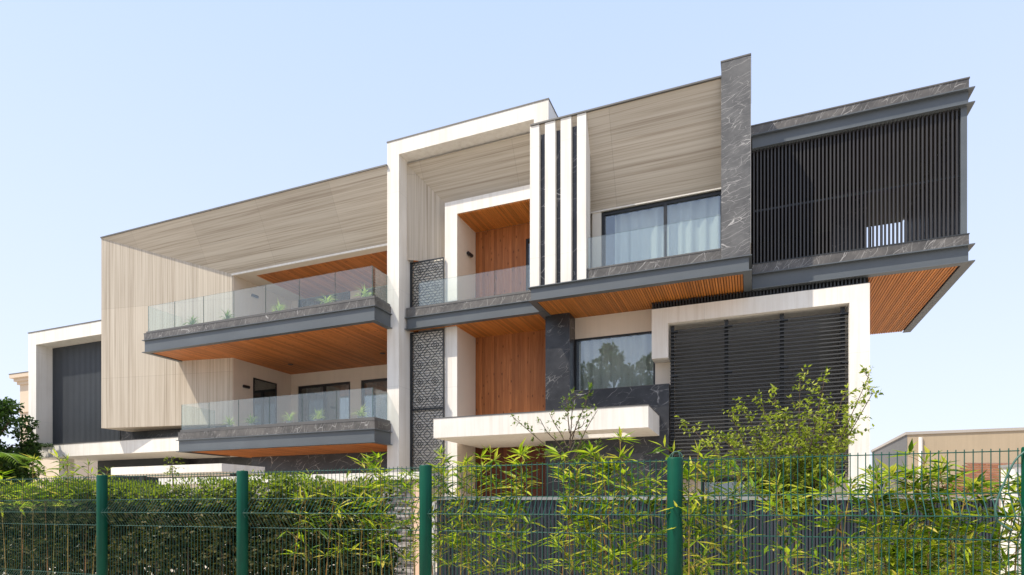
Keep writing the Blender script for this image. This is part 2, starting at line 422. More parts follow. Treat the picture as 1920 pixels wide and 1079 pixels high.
def slab_beam(u0, u1, v0, v1, zb, zt, name='steel_beam', web=.06, left=True, right=True, back=None):
    """I-beam edging: web set back between thin flanges; front at v0, returns on both ends"""
    mb = MB(); t = .022
    def ring(e, za, zb_):
        mb.box(u0 - e, u1 + e, v0 - e, v0 + .14, za, zb_)
        if left: mb.box(u0 - e, u0 + .14, v0 + .14, v1, za, zb_)
        if right: mb.box(u1 - .14, u1 + e, v0 + .14, v1, za, zb_)
    ring(.05, zb, zb + t); ring(.05, zt - t, zt); ring(-.015, zb + t, zt - t)
    return mb.build(name, 'steel', house)
def slatted(u0, u1, v0, v1, z, parent, sp=.065, wd=.047, name='slatted_soffit', mat='wood_slat'):
    mb = MB(); n = int((u1 - u0) / sp); sp = (u1 - u0) / n
    for i in range(n): mb.box(u0 + i * sp + .004, u0 + i * sp + .004 + wd, v0, v1, z, z + .03)
    o = mb.build(name, mat, parent)
    rbox(u0, u1, v0, v1, z + .034, z + .06).build('soffit_backing', 'rust_soil', o)
    return o

# ---- left wing -----------------------------------------------------------------------
VW = 16.15
wu0, wz1 = at(53.3, 625.7, VW); wu1 = U(250, VW)
wi0, wzi = at(67.6, 646.7, VW)
wzs = Z(333, 820.3, VW); wzb = Z(333, 845.8, VW)
wf = MB(); wf.box(wu0, wi0, VW, 17.2, wzs, wzi); wf.box(wu0, wu1, VW, 17.2, wzi, wz1)
wfo = wf.build('wing_frame', 'white', house)
rbox(wu0 - .02, wu1, VW - .02, 17.2, wz1, wz1 + .035).build('wing_coping', 'coping', wfo)
ru1 = U(225, 16.8)
rbox(wi0, ru1, 16.86, 16.95, wzs, wzi).build('wing_backing', 'steel_dark', house)
sl = MB(); x = wi0
while x < ru1 - .05: sl.box(x + .008, x + .058, 16.80, 16.86, wzs, wzi); x += .08
sl.build('slatted_wall', 'slat_grey', house)
rbox(ru1 + .002, -18.2, 16.82, 16.95, wzs, 4.80).build('marble_recess', 'marble_dark', house)
ws = rbox(wu0, -18.35, VW, 20.0, wzb, wzs).build('wing_slab', 'white', house)
rbox(wu0 - .015, -18.35, VW - .015, 16.5, wzs, wzs + .03).build('slab_coping', 'coping', ws)
rbox(wu0, -20, 17.2, 25, wzs, 8.9).build('wing_body', 'white', house)
# ground floor under the wing
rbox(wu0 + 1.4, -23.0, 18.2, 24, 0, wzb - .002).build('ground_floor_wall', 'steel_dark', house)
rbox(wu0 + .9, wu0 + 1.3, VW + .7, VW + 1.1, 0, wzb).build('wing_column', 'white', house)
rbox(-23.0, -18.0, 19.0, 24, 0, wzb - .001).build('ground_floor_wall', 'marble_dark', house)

# ---- travertine box, splayed -----------------------------------------------------------
tu0, tv0 = -23.7, 15.6; tu1, tv1 = -17.9, 16.57
tz1 = Z(190, 447.5, tv0); tz0 = 4.72; tzi = Z(435, 514.5, tv1)
cu0 = U(726, VF)                               # left edge of the big white frame
mb = MB()   # upright piece, mitred against the lying one
A = (tu0, tv0, tz0); B = (tu1, tv1, tz0); Cc = (tu1, tv1, tzi); D = (tu0, tv0, tz1)
mb.hexa([A, B, (tu1, 19.8, tz0), (tu0, 19.8, tz0), D, Cc, (tu1, 19.8, tzi), (tu0, 19.8, tz1)])
mb.build('travertine_panel', 'travertine_upright', house)
mb = MB()   # lying piece
e = cu0 + .02
b = len(mb.v); mb.v += [D, (e, tv0, tz1), (e, tv1, tzi), Cc]; mb.f.append((b, b+3, b+2, b+1))
mb.build('travertine_panel', 'travertine_lying', house)
rbox(tu0 - .02, e, tv0 - .03, 19.8, tz1 + .002, tz1 + .05).build('parapet_coping', 'coping', house)
mb = MB(); mb.section([(tv0 + .03, tz1), (tv1 + .03, tzi + .004), (19.8, tzi + .004), (19.8, tz1)], tu1 + .01, e); mb.build('upper_mass', 'warm_white', house)
# trim and ceiling of the upper loggia
rbox(tu1, e, tv1 - .03, tv1 + .02, tzi - .06, tzi).build('trim', 'white', house)
bu0, bu1 = U(480, 16.95), e
rbox(tu1, e, tv1 + .02, 16.95, tzi - .03, tzi + .0).build('ceiling_border', 'cream', house)
rbox(tu1, bu0, 16.95, 19.6, tzi - .03, tzi).build('ceiling_border', 'cream', house)
rbox(bu0, e, 16.95, 19.6, tzi - .02, tzi + .001).build('wood_ceiling', 'wood_soffit', house)

# ---- loggia side and back walls --------------------------------------------------------
VB = 19.6
def bh(p, lo=1):   # window hole on the back wall
    return U(p[0], VB), U(p[1], VB)
ha = bh((558.6, 656.6)); hb = (U(676.7, VB), -10.9)
zt_l = Z(558.6, 724.8, VB); zf_l = 4.0; zf_u = 7.62; zt_u = Z(557, 546, VB)
holes = [(ha[0], ha[1], zf_l, zt_l), (hb[0], hb[1], zf_l, zt_l), (ha[0], ha[1], zf_u, zt_u), (hb[0], hb[1], zf_u, zt_u)]
wall_cells(MB(), tu1 + .001, -10.0, 3.55, tzi - .03, VB, VB + .2, holes).build('loggia_back_wall', 'cream', house)
window(ha[0], ha[1], zf_l, zt_l, VB, ((ha[0] + ha[1]) / 2,), 'curtain_grey', fw=.09, cover=(ha[0] + .2, ha[1] - .05))
window(hb[0], hb[1], zf_l, zt_l, VB, (), 'curtain_grey', fw=.09)
window(ha[0], ha[1], zf_u, zt_u, VB, ((ha[0] + ha[1]) / 2,), 'curtain_grey', fw=.09)
window(hb[0], hb[1], zf_u, zt_u, VB, (), 'curtain_grey', fw=.09)
# side wall (faces +x) with a dark window, just proud of the travertine mass
def vside(px, u):      # y of a point seen in column px on the plane x = u
    a = (px - 960) / F
    s = u / (a * RX + FX); return s * (a * RY + FY)
s0, s1 = vside(473.3, tu1), vside(517, tu1)
zt_s = CAMZ + (952 - 708.6) / F * ((s0 / ((473.3 - 960) / F * RY + FY)))
rbox(tu1 + .001, tu1 + .03, tv1 + .02, VB, ZL + .3, ZU).build('loggia_side_wall', 'cream', house)
rbox(tu1 + .001, tu1 + .03, tv1 + .02, VB, ZU + .5, tzi - .03).build('loggia_side_wall', 'cream', house)
fr = MB(); fr.box(tu1 + .03, tu1 + .06, s0, s0 + .06, 4.0, zt_s); fr.box(tu1 + .03, tu1 + .06, s1 - .06, s1, 4.0, zt_s); fr.box(tu1 + .03, tu1 + .06, s0 + .06, s1 - .06, zt_s - .06, zt_s)
wo = fr.build('window', 'black_frame', house)
rbox(tu1 + .032, tu1 + .036, s0 + .06, s1 - .06, 4.0, zt_s - .06).build('interior', 'dark_room', wo)
rbox(tu1 + .042, tu1 + .05, s0 + .05, s1 - .05, 4.0, zt_s - .05).build('pane', 'pane', wo)

# ---- balconies on the left -------------------------------------------------------------
VBAL = 14.78
def balcony(px_l, joints_px, zb, yb_top, ym_top, yc_top, yg_top, mat='wood_soffit', v0=VBAL, u1=None, gret=True):
    bu0 = U(px_l, v0); bu1 = U(702.3, v0) if u1 is None else u1
    zt = Z(702, yb_top, v0); zm = Z(702, ym_top, v0); zc = Z(702, yc_top, v0); zg = Z(698.5, yg_top, v0 + .1)
    bo = slab_beam(bu0, bu1, v0, tv1 + .3, zb, zt, 'balcony')
    f = MB(); f.box(bu0, bu1, v0 + .0, v0 + .12, zt, zm); f.box(bu0, bu0 + .12, v0 + .12, 16.6, zt, zm); f.box(bu1 - .12, bu1, v0 + .12, VF - .002, zt, zm)
    f.build('marble_fascia', 'marble_band', bo)
    f = MB(); f.box(bu0 - .01, bu1 + .01, v0 - .01, v0 + .05, zm, zm + .02)
    f.box(bu0 + .04, bu1 - .04, v0 + .05, v0 + .16, zm, zc); f.box(bu0 + .04, bu0 + .15, v0 + .16, 16.3, zm, zc); f.box(bu1 - .15, bu1 - .04, v0 + .16, VF - .002, zm, zc)
    f.build('balcony_coping', 'coping', bo)
    s = rbox(bu0 + .13, bu1 - .13, v0 + .13, VB - .01, zb + .03, zb + .08).build('soffit', mat, bo)
    rbox(bu0 + .13, bu1 - .13, v0 + .17, VB - .01, zb + .09, zt + .05).build('floor_slab', 'concrete', bo)
    rbox(bu1 - .13, -10.1, 16.3, VB - .01, zb + .035, zt + .05).build('floor_slab', mat, bo)
    us = [U(p, v0 + .1) for p in joints_px]
    for i in range(len(us) - 1):
        rbox(us[i] + .006, us[i+1] - .006, v0 + .09, v0 + .102, zc - .02, zg).build('glass_panel', 'glass', bo)
    rbox(us[-1] - .012, us[-1], v0 + .11, VF - .01, zc - .02, zg).build('glass_panel', 'glass', bo)
    rbox(us[0], us[0] + .012, v0 + .11, 16.25, zc - .02, zg).build('glass_panel', 'glass', bo)
    return bo, bu0, bu1, zc
bU, ubl, ubr, zcU = balcony(270, (277.9, 327.8, 382, 438.6, 498.3, 561.3, 628.5, 698.3), ZU - .03, 573.2, 558.9, 553, 498.6)
bL, lbl, lbr, zcL = balcony(334, (340.6, 392.2, 447.6, 505.4, 566.8, 631, 698.8), ZL, 803.9, 787.9, 781.5, 727.1)
bU['label'] = 'upper left balcony with grey steel edge beam and wood underside'
bL['label'] = 'lower left balcony with grey steel edge beam'
def downlight(u, v, z, parent):
    mb = MB(); mb.tube([(u, v, z + .02), (u, v, z - .012)], .10, 20); mb.build('downlight', 'lamp_black', parent)
for px, py in ((544.8, 683.5), (717.5, 662.7)):
    d = (ZU - CAMZ) * F / (952 - py); x, y = C((px - 960) / F * d, d)
    downlight(x, y, ZU, bU)
# ground floor behind the left balcony
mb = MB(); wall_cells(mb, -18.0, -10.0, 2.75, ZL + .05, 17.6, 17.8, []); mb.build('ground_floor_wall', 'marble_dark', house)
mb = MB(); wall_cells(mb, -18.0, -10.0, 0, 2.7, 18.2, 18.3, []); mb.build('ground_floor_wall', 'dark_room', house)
for px in (575, 640):
    u = U(px, 18.0); rbox(u, u + .4, 17.9, 18.2, 0, 2.75).build('column', 'warm_white', house)

# ---- big white frame -------------------------------------------------------------------
cu1 = U(748, VF); fz1 = Z(726, 268.5, VF); fzi = Z(747.8, 289.5, VF); fu1 = U(1028.4, VF); fui = U(1001, VF)
mb = MB()
mb.box(cu0, cu1, VF, 16.5, 0, fzi); mb.box(cu0, fu1, VF, 16.5, fzi, fz1); mb.box(fui, fu1, VF, 16.5, 7.9, fzi)
fo = mb.build('white_frame', 'white', house); fo['label'] = 'tall white frame rising above the roof around the middle bay'
rbox(cu0 - .015, fu1 + .015, VF - .015, 16.52, fz1, fz1 + .035).build('frame_coping', 'coping', fo)

# ---- middle bay: mitred travertine ------------------------------------------------------
V1, V2 = 16.10, 16.42
mu0 = cu1; mzi_t = Z(763, 308, V1)
mu1 = U(835, V2); mz2 = Z(835, 382, 16.75); mi1 = U(835, 16.75)
mzb = Z(790, 487, 16.25)
mb = MB(); b = 0
mb.v += [(mu0, V1, mzb), (mi1, 16.75, mzb), (mi1, 16.75, mz2), (mu0, V1, mzi_t)]; mb.f.append((0, 1, 2, 3)); mb.build('travertine_panel', 'travertine_upright', house)
mb = MB(); mb.v += [(mu0, V1, mzi_t), (mi1, 16.75, mz2), (fui + .3, 16.75, mz2), (fui + .3, V1, mzi_t)]; mb.f.append((0, 1, 2, 3)); mb.build('travertine_panel', 'travertine_lying', house)
rbox(cu1, fui, VF + .3, 16.5, fzi - .001, fzi + .0).build('frame_underside', 'warm_white', house) if False else None
rbox(mu0, fui + .3, 16.8, 20, mz2 + .02, fzi + .02).build('middle_mass', 'warm_white', house)
rbox(mu0, mu1 - .02, 16.8, 20, 0, mz2 + .02).build('middle_mass', 'warm_white', house)

# ---- inner white portal, two storeys -----------------------------------------------------
pu0 = mu1; pu1 = U(857, V2 - .03); pz1 = Z(834.7, 381, V2 - .03); pzi = Z(857, 401, V2 - .03)
VWOOD = 17.7; cz_mid = 3.7; MU0 = U(994.2, 15.08)         # left edge of the fin volume
pend = -2.6
mb = MB(); VP = V2 - .03
mb.box(pu0, pu1, VP, VWOOD + .3, 0, pzi); mb.box(pu0, MU0 + 1.5, VP, VWOOD + .3, pzi, pz1)
po = mb.build('white_portal', 'white', house)
rbox(pu1 + .001, pu1 + .006, VP + .01, VWOOD, 0, pzi - .03).build('reveal_lining', 'cream', po)
slatted(pu1 + .01, MU0 + 1.4, VP + .02, VWOOD, pzi - .035, po)
# wood walls, upper and lower
du0 = U(985.7, VWOOD); dzt = Z(985.7, 448, VWOOD)
wall_cells(MB(), pu1 + .01, MU0 + 1.4, ZU + .3, pzi - .04, VWOOD, VWOOD + .15, [(du0, du0 + 1.0, ZU + .35, dzt)]).build('wood_wall', 'wood_wall', house)
window(du0, du0 + 1.0, ZU + .4, dzt, VWOOD, (), None)
rbox(pu1 + .01, -4.2, VWOOD, VWOOD + .15, cz_mid, ZU + .05).build('wood_wall', 'wood_wall', house)
rbox(pu1 + .01, -4.2, VWOOD - .02, VWOOD + .15, 0, cz_mid - .01).build('entrance_door', 'wood_shaded', house)['label'] = 'wooden entrance door under the canopy, the shade painted into its colour'
# middle balcony
BV = 16.0
u0m = mu0 + .004; u1m = U(1015.6, BV)
zt = Z(764.8, 595.8, BV); zm = Z(765, 581.5, BV); zg = Z(785.3, 531, BV + .1)
mbal = slab_beam(u0m + .05, u1m, BV, 17.5, ZU, zt, 'balcony', left=False)
mbal['label'] = 'middle balcony with a short grey steel edge beam beside the perforated screen'
rbox(u0m + .05, u1m, BV, BV + .12, zt, zm).build('marble_fascia', 'marble_band', mbal)
rbox(u0m + .05, u1m, BV - .01, BV + .15, zm, zm + .06).build('balcony_coping', 'coping', mbal)
rbox(pu1, u1m, BV + .15, VWOOD - .01, ZU + .2, zt + .04).build('floor_slab', 'concrete', mbal)
us = [U(785.3, BV + .1), U(928, BV + .1), U(1050, BV + .1)]
for i in range(2): rbox(us[i] + .006, us[i+1] - .006, BV + .09, BV + .102, zm + .04, zg).build('glass_panel', 'glass', mbal)

# ---- perforated screens --------------------------------------------------------------------
def screen(z0, z1):
    u0, u1 = mu0 + .03, mu1 - .01; vy = 16.30
    fr = MB()
    fr.box(u0 - .02, u0 + .03, vy - .03, vy + .05, z0, z1); fr.box(u1 - .015, u1 + .005, vy - .005, vy + .05, z0, z1)
    fr.box(u0 + .03, u1 - .015, vy - .005, vy + .05, z1 - .025, z1); fr.box(u0 + .05, u1 - .02, vy - .005, vy + .05, z0, z0 + .02)
    so_ = fr.build('perforated_screen', 'steel_dark', house)
    mb = MB(); a0, a1 = u0 + .03, u1 - .015; c0, c1 = z0 + .02, z1 - .025
    T = (a1 - a0) / 2.0; bw = .0095
    def bar(p, q, wd=bw):
        d = Vector((q[0]-p[0], q[1]-p[1])); 
        if d.length < .01: return
        d.normalize(); n = Vector((-d.y, d.x)) * wd
        y0, y1 = vy, vy + .014
        P = [(p[0]-n.x, p[1]-n.y), (q[0]-n.x, q[1]-n.y), (q[0]+n.x, q[1]+n.y), (p[0]+n.x, p[1]+n.y)]
        mb.hexa([(P[0][0], y0, P[0][1]), (P[1][0], y0, P[1][1]), (P[1][0], y1, P[1][1]), (P[0][0], y1, P[0][1]), (P[3][0], y0, P[3][1]), (P[2][0], y0, P[2][1]), (P[2][0], y1, P[2][1]), (P[3][0], y1, P[3][1])])
    def clipbar(x0, y0, x1, y1):
        t0, t1 = 0., 1.; dx, dy = x1 - x0, y1 - y0
        for pp, qq in ((-dx, x0 - a0), (dx, a1 - x0), (-dy, y0 - c0), (dy, c1 - y0)):
            if pp == 0:
                if qq < 0: return
            else:
                r = qq / pp
                if pp < 0: t0 = max(t0, r)
                else: t1 = min(t1, r)
        if t0 < t1: bar((x0 + dx*t0, y0 + dy*t0), (x0 + dx*t1, y0 + dy*t1))
    rows = int((c1 - c0) / T) + 2
    for i in range(-1, 3):
        for j in range(-1, rows + 1):
            cx, cz = a0 + (i + .5) * T, c0 + (j + .5) * T
            for rr in ((.10, .25, .5) if (i + j) % 1 == 0 else ()):
                r = rr * T; k = .0
                clipbar(cx - r, cz, cx, cz + r); clipbar(cx, cz + r, cx + r, cz); clipbar(cx + r, cz, cx, cz - r); clipbar(cx, cz - r, cx - r, cz)
            qx, qz = cx + T / 2, cz + T / 2
            for rr in (.25,):
                r = rr * T
                clipbar(qx - r, qz, qx, qz + r); clipbar(qx, qz + r, qx + r, qz); clipbar(qx + r, qz, qx, qz - r); clipbar(qx, qz - r, qx - r, qz)
    mb.build('lattice', 'screen_grey', so_)
    lv = MB(); z = z0 + .06
    while z < z1 - .05: lv.box(u0 + .05, u1 - .02, vy + .05, vy + .075, z, z + .012); z += .082
    lv.build('louver_blades', 'screen_grey', so_)
    rbox(u0 + .05, u1 - .02, vy + .077, vy + .12, z0, z1).build('screen_backing', 'white', so_)
    return so_
screen(zm - .1, mzb - .02)['label'] = 'upper perforated metal screen behind the middle balcony'
zs_ = Z(766, 769.5, 16.3)
screen(zs_ + .01, ZU - .02)['label'] = 'middle perforated metal screen beside the white column'
screen(2.2, zs_)['label'] = 'lower perforated metal screen beside the white column'

# ---- fin volume (right of middle) --------------------------------------------------------------
VM = 15.08
MU1 = U(1405.5, VM)
mzt = Z(994, 539.7, VM)
beam = slab_beam(MU0, MU1, VM, 16.5, ZU + .01, mzt, 'steel_beam', left=True)
beam['label'] = 'long grey steel beam under the fins'
slatted(MU0 + .14, MU1 - .14, VM + .145, 18, ZU + .035, beam)
rz = Z(993, 237.5, VM + .02)
rbox(MU0 + .0, U(1352, VM), VM + .0, 20, rz, rz + .04).build('roof_coping', 'coping', house)
# fins
for a, b_ in ((993.6, 1011), (1021.6, 1041), (1051, 1071), (1081.8, 1099)):
    ua, ub = U(a, VM + .03), U(b_, VM + .03)
    bevel(rbox(ua, ub, VM + .03, VM + .46, mzt + .001, rz - .001).build('fin', 'white', house), .006)
# marble strips between fins
fz_top = Z(1016, 252, VM + .12)
for a, b_ in ((1011, 1021.6), (1041, 1051), (1071, 1081.8)):
    rbox(U(a, VM + .03) + .001, U(b_, VM + .03) - .001, VM + .14, VM + .2, mzt + .002, fz_top).build('marble_strip', 'marble_dark', house)
PV = 16.14; pz0 = Z(1104.7, 399.5, PV)
pnl_u1 = U(1352, VM + .02)
mb = MB(); mb.v += [(MU0 + .05, VM + .06, rz), (pnl_u1, VM + .06, rz), (pnl_u1, PV, pz0), (MU0 + .05, PV, pz0)]; mb.f.append((0, 3, 2, 1))
mb.build('travertine_panel', 'travertine_lying', house)
mb = MB(); mb.section([(VM + .12, rz - .002), (PV + .05, pz0), (20, pz0), (20, rz - .002)], MU0 + .06, pnl_u1); mb.build('upper_mass', 'warm_white', house)
fin4 = U(1099, VM + .03)
rbox(fin4 - .3, pnl_u1, PV - .02, PV + .04, pz0 - .03, pz0).build('trim', 'white', house)
# window of the fin volume
wv = 16.17
wu = U(1127.4, wv); wz = Z(1127.4, 404, wv); wml = U(1247, wv)
wb = mzt + .15
window(wu, pnl_u1 + .02, wb, pz0 - .04, wv, (wml,), 'curtain', fw=.085, cover=(wu + .32, pnl_u1), label='wide two-pane window with pale curtains behind the glass railing')
wall_cells(MB(), fin4 - .1, wu, wb - .1, pz0 - .03, wv - .02, wv + .2, []).build('window_pier', 'warm_white', house)
rbox(MU0 + .4, wu, 16.4, 20, mzt, pz0).build('upper_mass', 'warm_white', house)
rbox(wu, pnl_u1, 16.75, 20, mzt, pz0).build('upper_mass', 'dark_room', house)
# marble sill, coping, glass
gv = 15.17
mz0, mz1 = mzt, Z(1101, 507, gv)
sill = rbox(fin4 + .002, pnl_u1, gv, gv + .12, mz0 + .001, mz1).build('marble_fascia', 'marble_band', house)
rbox(fin4 + .002, pnl_u1, gv - .01, gv + .14, mz1, mz1 + .035).build('balcony_coping', 'coping', sill)
zg2 = Z(1103.8, 446.6, gv + .05)
us = [fin4 + .02, U(1180.7, gv + .05), U(1247.8, gv + .05), pnl_u1 - .01]
for i in range(3): rbox(us[i] + .005, us[i+1] - .005, gv + .045, gv + .057, mz1 + .03, zg2).build('glass_panel', 'glass', sill)
rbox(fin4, pnl_u1, gv + .14, wv, mzt, mz1 - .1).build('ledge', 'concrete', sill)
# marble pillar
pz = Z(1404, 103.5, VM)
pl = rbox(pnl_u1 + .003, MU1 + .02, VM + .012, 16.9, mzt + .001, pz).build('marble_pillar', 'marble_pillar', house)
rbox(pnl_u1 - .01, MU1 + .035, VM, 16.92, pz, pz + .035).build('pillar_coping', 'coping', pl)
rbox(MU1 + .021, MU1 + .03, VM + .03, 16.88, mzt + .3, pz - .01).build('pillar_side_lining', 'white', pl)

# ---- louvred box at the far right -----------------------------------------------------------------
VX = 16.42
xu0, xu1 = MU1 + .0, U(1817, VX); xback = 22.2
xzt = Z(1815, 460.5, VX); xzm = Z(1816, 439.4, VX)
tz_a = Z(1408, 283, VX); tz_b = Z(1407.5, 257, VX); tz_c = Z(1407.5, 238.5, VX)
def xbeam(za, zb_, label):
    mb = MB(); t = .024; e = .09
    for z in (za, zb_ - t):
        mb.box(xu0 + .06, xu1 + e, VX - e, VX + .12, z, z + t); mb.box(xu1 - .12, xu1 + e, VX + .12, xback, z, z + t)
    mb.box(xu0 + .06, xu1 - .01, VX + .01, VX + .10, za + t, zb_ - t); mb.box(xu1 - .10, xu1 - .01, VX + .10, xback, za + t, zb_ - t)
    o = mb.build('steel_beam', 'steel', house); o['label'] = label; return o
xb = xbeam(ZU, xzt, 'grey steel beam along the bottom of the louvred box')
xt = xbeam(tz_a, tz_b, 'grey steel beam along the top of the louvred box')
mb = MB(); mb.box(xu0 + .06, xu1, VX + .0, VX + .12, xzt, xzm); mb.box(xu1 - .12, xu1, VX + .12, xback, xzt, xzm); o = mb.build('marble_fascia', 'marble_band', xb)
rbox(xu0 + .06, xu1 + .01, VX - .012, VX + .14, xzm, xzm + .02).build('ledge_trim', 'steel_dark', xb)
mb = MB(); mb.box(xu0 + .03, xu1 + .0, VX + .0, VX + .12, tz_b, tz_c); mb.box(xu1 - .12, xu1, VX + .12, xback, tz_b, tz_c); mb.build('marble_fascia', 'marble_band', xt)
rbox(xu0 + .03, xu1 + .015, VX - .015, xback, tz_c, tz_c + .03).build('roof_coping', 'coping', xt)
slatted(xu0 + .1, xu1 - .13, VX + .13, xback, ZU + .04, xb)
# vertical slats
mb = MB(); n = 53; sp = (xu1 - .18 - (xu0 + .06)) / n
for i in range(n):
    x = xu0 + .06 + sp * (i + .3)
    mb.box(x, x + .034, VX + .03, VX + .11, xzm + .021, tz_a - .001)
sc_ = mb.build('slat_screen', 'bronze_slat', house); sc_['label'] = 'screen of tall dark vertical slats closing the projecting box'
mb = MB(); nn = 40
for i in range(nn):
    y = VX + .35 + i * (xback - VX - .5) / nn
    mb.box(xu1 - .11, xu1 - .03, y, y + .034, xzm + .021, tz_a - .001)
mb.build('slat_screen', 'bronze_slat', house)
rbox(xu1 - .15, xu1 - .03, VX + .02, VX + .14, xzm + .022, tz_a - .002).build('corner_post', 'steel', house)
rzm = (xzm + tz_a) / 2 - .08
rbox(xu0 + .1, xu1 - .12, VX + .112, VX + .15, rzm, rzm + .05).build('cross_rail', 'steel_dark', sc_)
# room inside the box
oz0, oz1 = xzm + .05, Z(1665, 417, xback)
ou0, ou1 = U(1615, xback), U(1716, xback)
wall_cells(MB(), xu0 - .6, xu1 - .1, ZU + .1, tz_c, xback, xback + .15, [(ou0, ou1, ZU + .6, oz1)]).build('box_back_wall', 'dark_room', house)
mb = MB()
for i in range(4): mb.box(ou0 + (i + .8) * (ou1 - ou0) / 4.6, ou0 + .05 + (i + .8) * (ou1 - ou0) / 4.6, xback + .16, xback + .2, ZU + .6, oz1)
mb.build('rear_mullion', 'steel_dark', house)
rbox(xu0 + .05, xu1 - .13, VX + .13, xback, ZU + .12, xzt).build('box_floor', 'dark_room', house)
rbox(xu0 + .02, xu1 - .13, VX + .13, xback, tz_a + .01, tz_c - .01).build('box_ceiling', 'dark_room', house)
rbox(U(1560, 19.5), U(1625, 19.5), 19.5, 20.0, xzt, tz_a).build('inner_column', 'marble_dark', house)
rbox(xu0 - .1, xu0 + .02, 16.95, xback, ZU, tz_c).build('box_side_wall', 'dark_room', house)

# ---- white louvre frame, ground to first floor ---------------------------------------------------------
LV = 16.42
lu0, lz1 = at(1222, 580, LV); lu1 = U(1631, LV); lz1 = 7.0
li0, lzi = U(1252.2, LV), Z(1252.2, 606.5, LV); li1 = U(1592.7, LV); llb = 5.65
mb = MB()
mb.box(lu0, li0, LV, 16.98, llb, lzi); mb.box(lu0, lu1, LV, 17.6, lzi, lz1); mb.box(li1, lu1, LV, 17.6, 0, lzi)
lf = mb.build('louver_frame', 'white', house); lf['label'] = 'large white frame around the horizontal louvres'
rbox(lu0, lu1, LV - .004, 17.6, lz1 + .001, lz1 + .01).build('frame_coping', 'steel_dark', lf)
# slot of dark battens between frame top and the soffits
mb = MB(); x = lu0
while x < lu1 - .05: mb.box(x, x + .035, LV + .06, LV + .12, lz1 + .012, ZU + .032); x += .08
mb.build('slot_battens', 'steel_dark', lf)
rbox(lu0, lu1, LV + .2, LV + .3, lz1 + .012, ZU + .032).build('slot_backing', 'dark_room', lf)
# louvres
mb = MB(); z = 2.42; bladev = LV + .14
lb0 = U(1256, LV + .1); lb1 = li1 - .01
while z < lzi - .12:
    mb.hexa([(lb0, bladev, z), (lb1, bladev, z), (lb1, bladev + .085, z + .028), (lb0, bladev + .085, z + .028), (lb0, bladev, z + .026), (lb1, bladev, z + .026), (lb1, bladev + .085, z + .054), (lb0, bladev + .085, z + .054)])
    z += .0985
lo = mb.build('horizontal_louvers', 'louver_grey', house); lo['label'] = 'dark horizontal louvres in the white frame'
for px in (1261, 1362, 1466, 1580):
    u = U(px, bladev + .1)
    m2 = MB(); m2.box(u - .05, u + .05, bladev + .086, bladev + .13, 2.3, lzi - .02)
    for zz in (2.7, 5.15, 6.35): m2.box(u - .022, u + .14, bladev - .01, bladev + .089, zz, zz + .03)
    m2.build('louver_rod', 'black_frame', lo)
rbox(li0 + .01, li1, 17.15, 17.2, 2.38, lzi).build('louver_backing', 'backing_grey', house)
rbox(li0 + .01, li1, 17.1, 17.4, 0, 1.0).build('ground_floor_wall', 'marble_dark', house)
window(li0 + .8, li1 - .3, 1.0, 2.38, 17.1, (U(1450, 17.1),), 'curtain_beige', fw=.08)
rbox(li1 - .3, li1, 17.09, 17.3, 1.0, 2.38).build('window_pier', 'white', house)
rbox(li0 + .0, li0 + .8, 17.09, 17.3, 1.0, 2.38).build('window_pier', 'cream', house)
# ---- cream wall with the reflecting window ----------------------------------------------------------------
VC = 16.98
hu0 = U(1078, VC); hu1 = U(1228.5, VC); hzt = Z(1078, 636.7, VC)
wall_cells(MB(), U(1074.8, VC), li0 + .1, 0, ZU + .03, VC, VC + .2, [(hu0, hu1, 4.6, hzt)]).build('cream_wall', 'cream', house)
window(hu0, hu1, 4.6, hzt, VC - .03, (), 'curtain', fw=.05, label='large window reflecting trees, with a pale curtain inside')
# marble column and parapet
mc0, mc1 = U(1022.7, LV), U(1068, LV)
zpar = Z(1254, 720.2, LV)
mb = MB(); mb.box(mc0, mc1, LV, 17.0, 0, ZU + .03); mb.box(mc1, U(1254, LV), LV + .003, 16.9, 0, zpar)
mc = mb.build('marble_wall', 'marble_dark', house); mc['label'] = 'dark veined marble column and low wall beside the window'
rbox(mc1, U(1074.8, VC), 16.95, 17.1, zpar, ZU).build('dark_gap', 'black_frame', mc)
rbox(mc1 + .01, U(1254, LV) + .01, LV - .006, 16.9, zpar, zpar + .012).build('parapet_cap', 'coping', mc)
# ---- entrance canopy ---------------------------------------------------------------------------------------
cv = 14.56
ccu0, ccu1 = U(812.8, cv), U(1215.6, cv)
cz1, cz0 = Z(1215.6, 760.2, cv), Z(1215.6, 801.5, cv)
kd = [(px, py) for px, py in ((1070, 816), (1130, 823), (1185, 822), (1150, 812))]
ha_, hb_ = -3.55, -2.75; hv0, hv1 = 15.3, 15.9
mb = MB(); hk = [(ha_, hb_)]
def canopy_cell(a, b_, c, d): mb.box(a, b_, c, d, cz0, cz1)
canopy_cell(ccu0, -4.5, cv, VWOOD); canopy_cell(-4.5, -3.03, cv, 15.4); canopy_cell(-4.5, -3.03, 16.2, LV); canopy_cell(-3.03, ccu1, cv, LV)
cn = mb.build('entrance_canopy', 'white', house); cp = MB(); cp.box(ccu0 - .01, -4.5, cv - .012, LV, cz1, cz1 + .025); cp.box(-4.5, -3.03, cv - .012, 15.4, cz1, cz1 + .025); cp.box(-4.5, -3.03, 16.2, LV, cz1, cz1 + .025); cp.box(-3.03, ccu1 + .01, cv - .012, LV, cz1, cz1 + .025)
cp.build('canopy_coping', 'coping', cn)
cn['label'] = 'thick white flat canopy over the entrance with a rectangular skylight'
# soffit above the entrance, level with the beams
slatted(pu1 + .01, mc0 - .0, BV + .15, VWOOD, ZU + .02, po)
slatted(mu0 + .03, pu1, BV + .15, 16.3, ZU + .02, po)
slatted(mc0, -2.6, 16.5 if False else BV + 2.001, VWOOD + 1, ZU + .02, po) if False else None
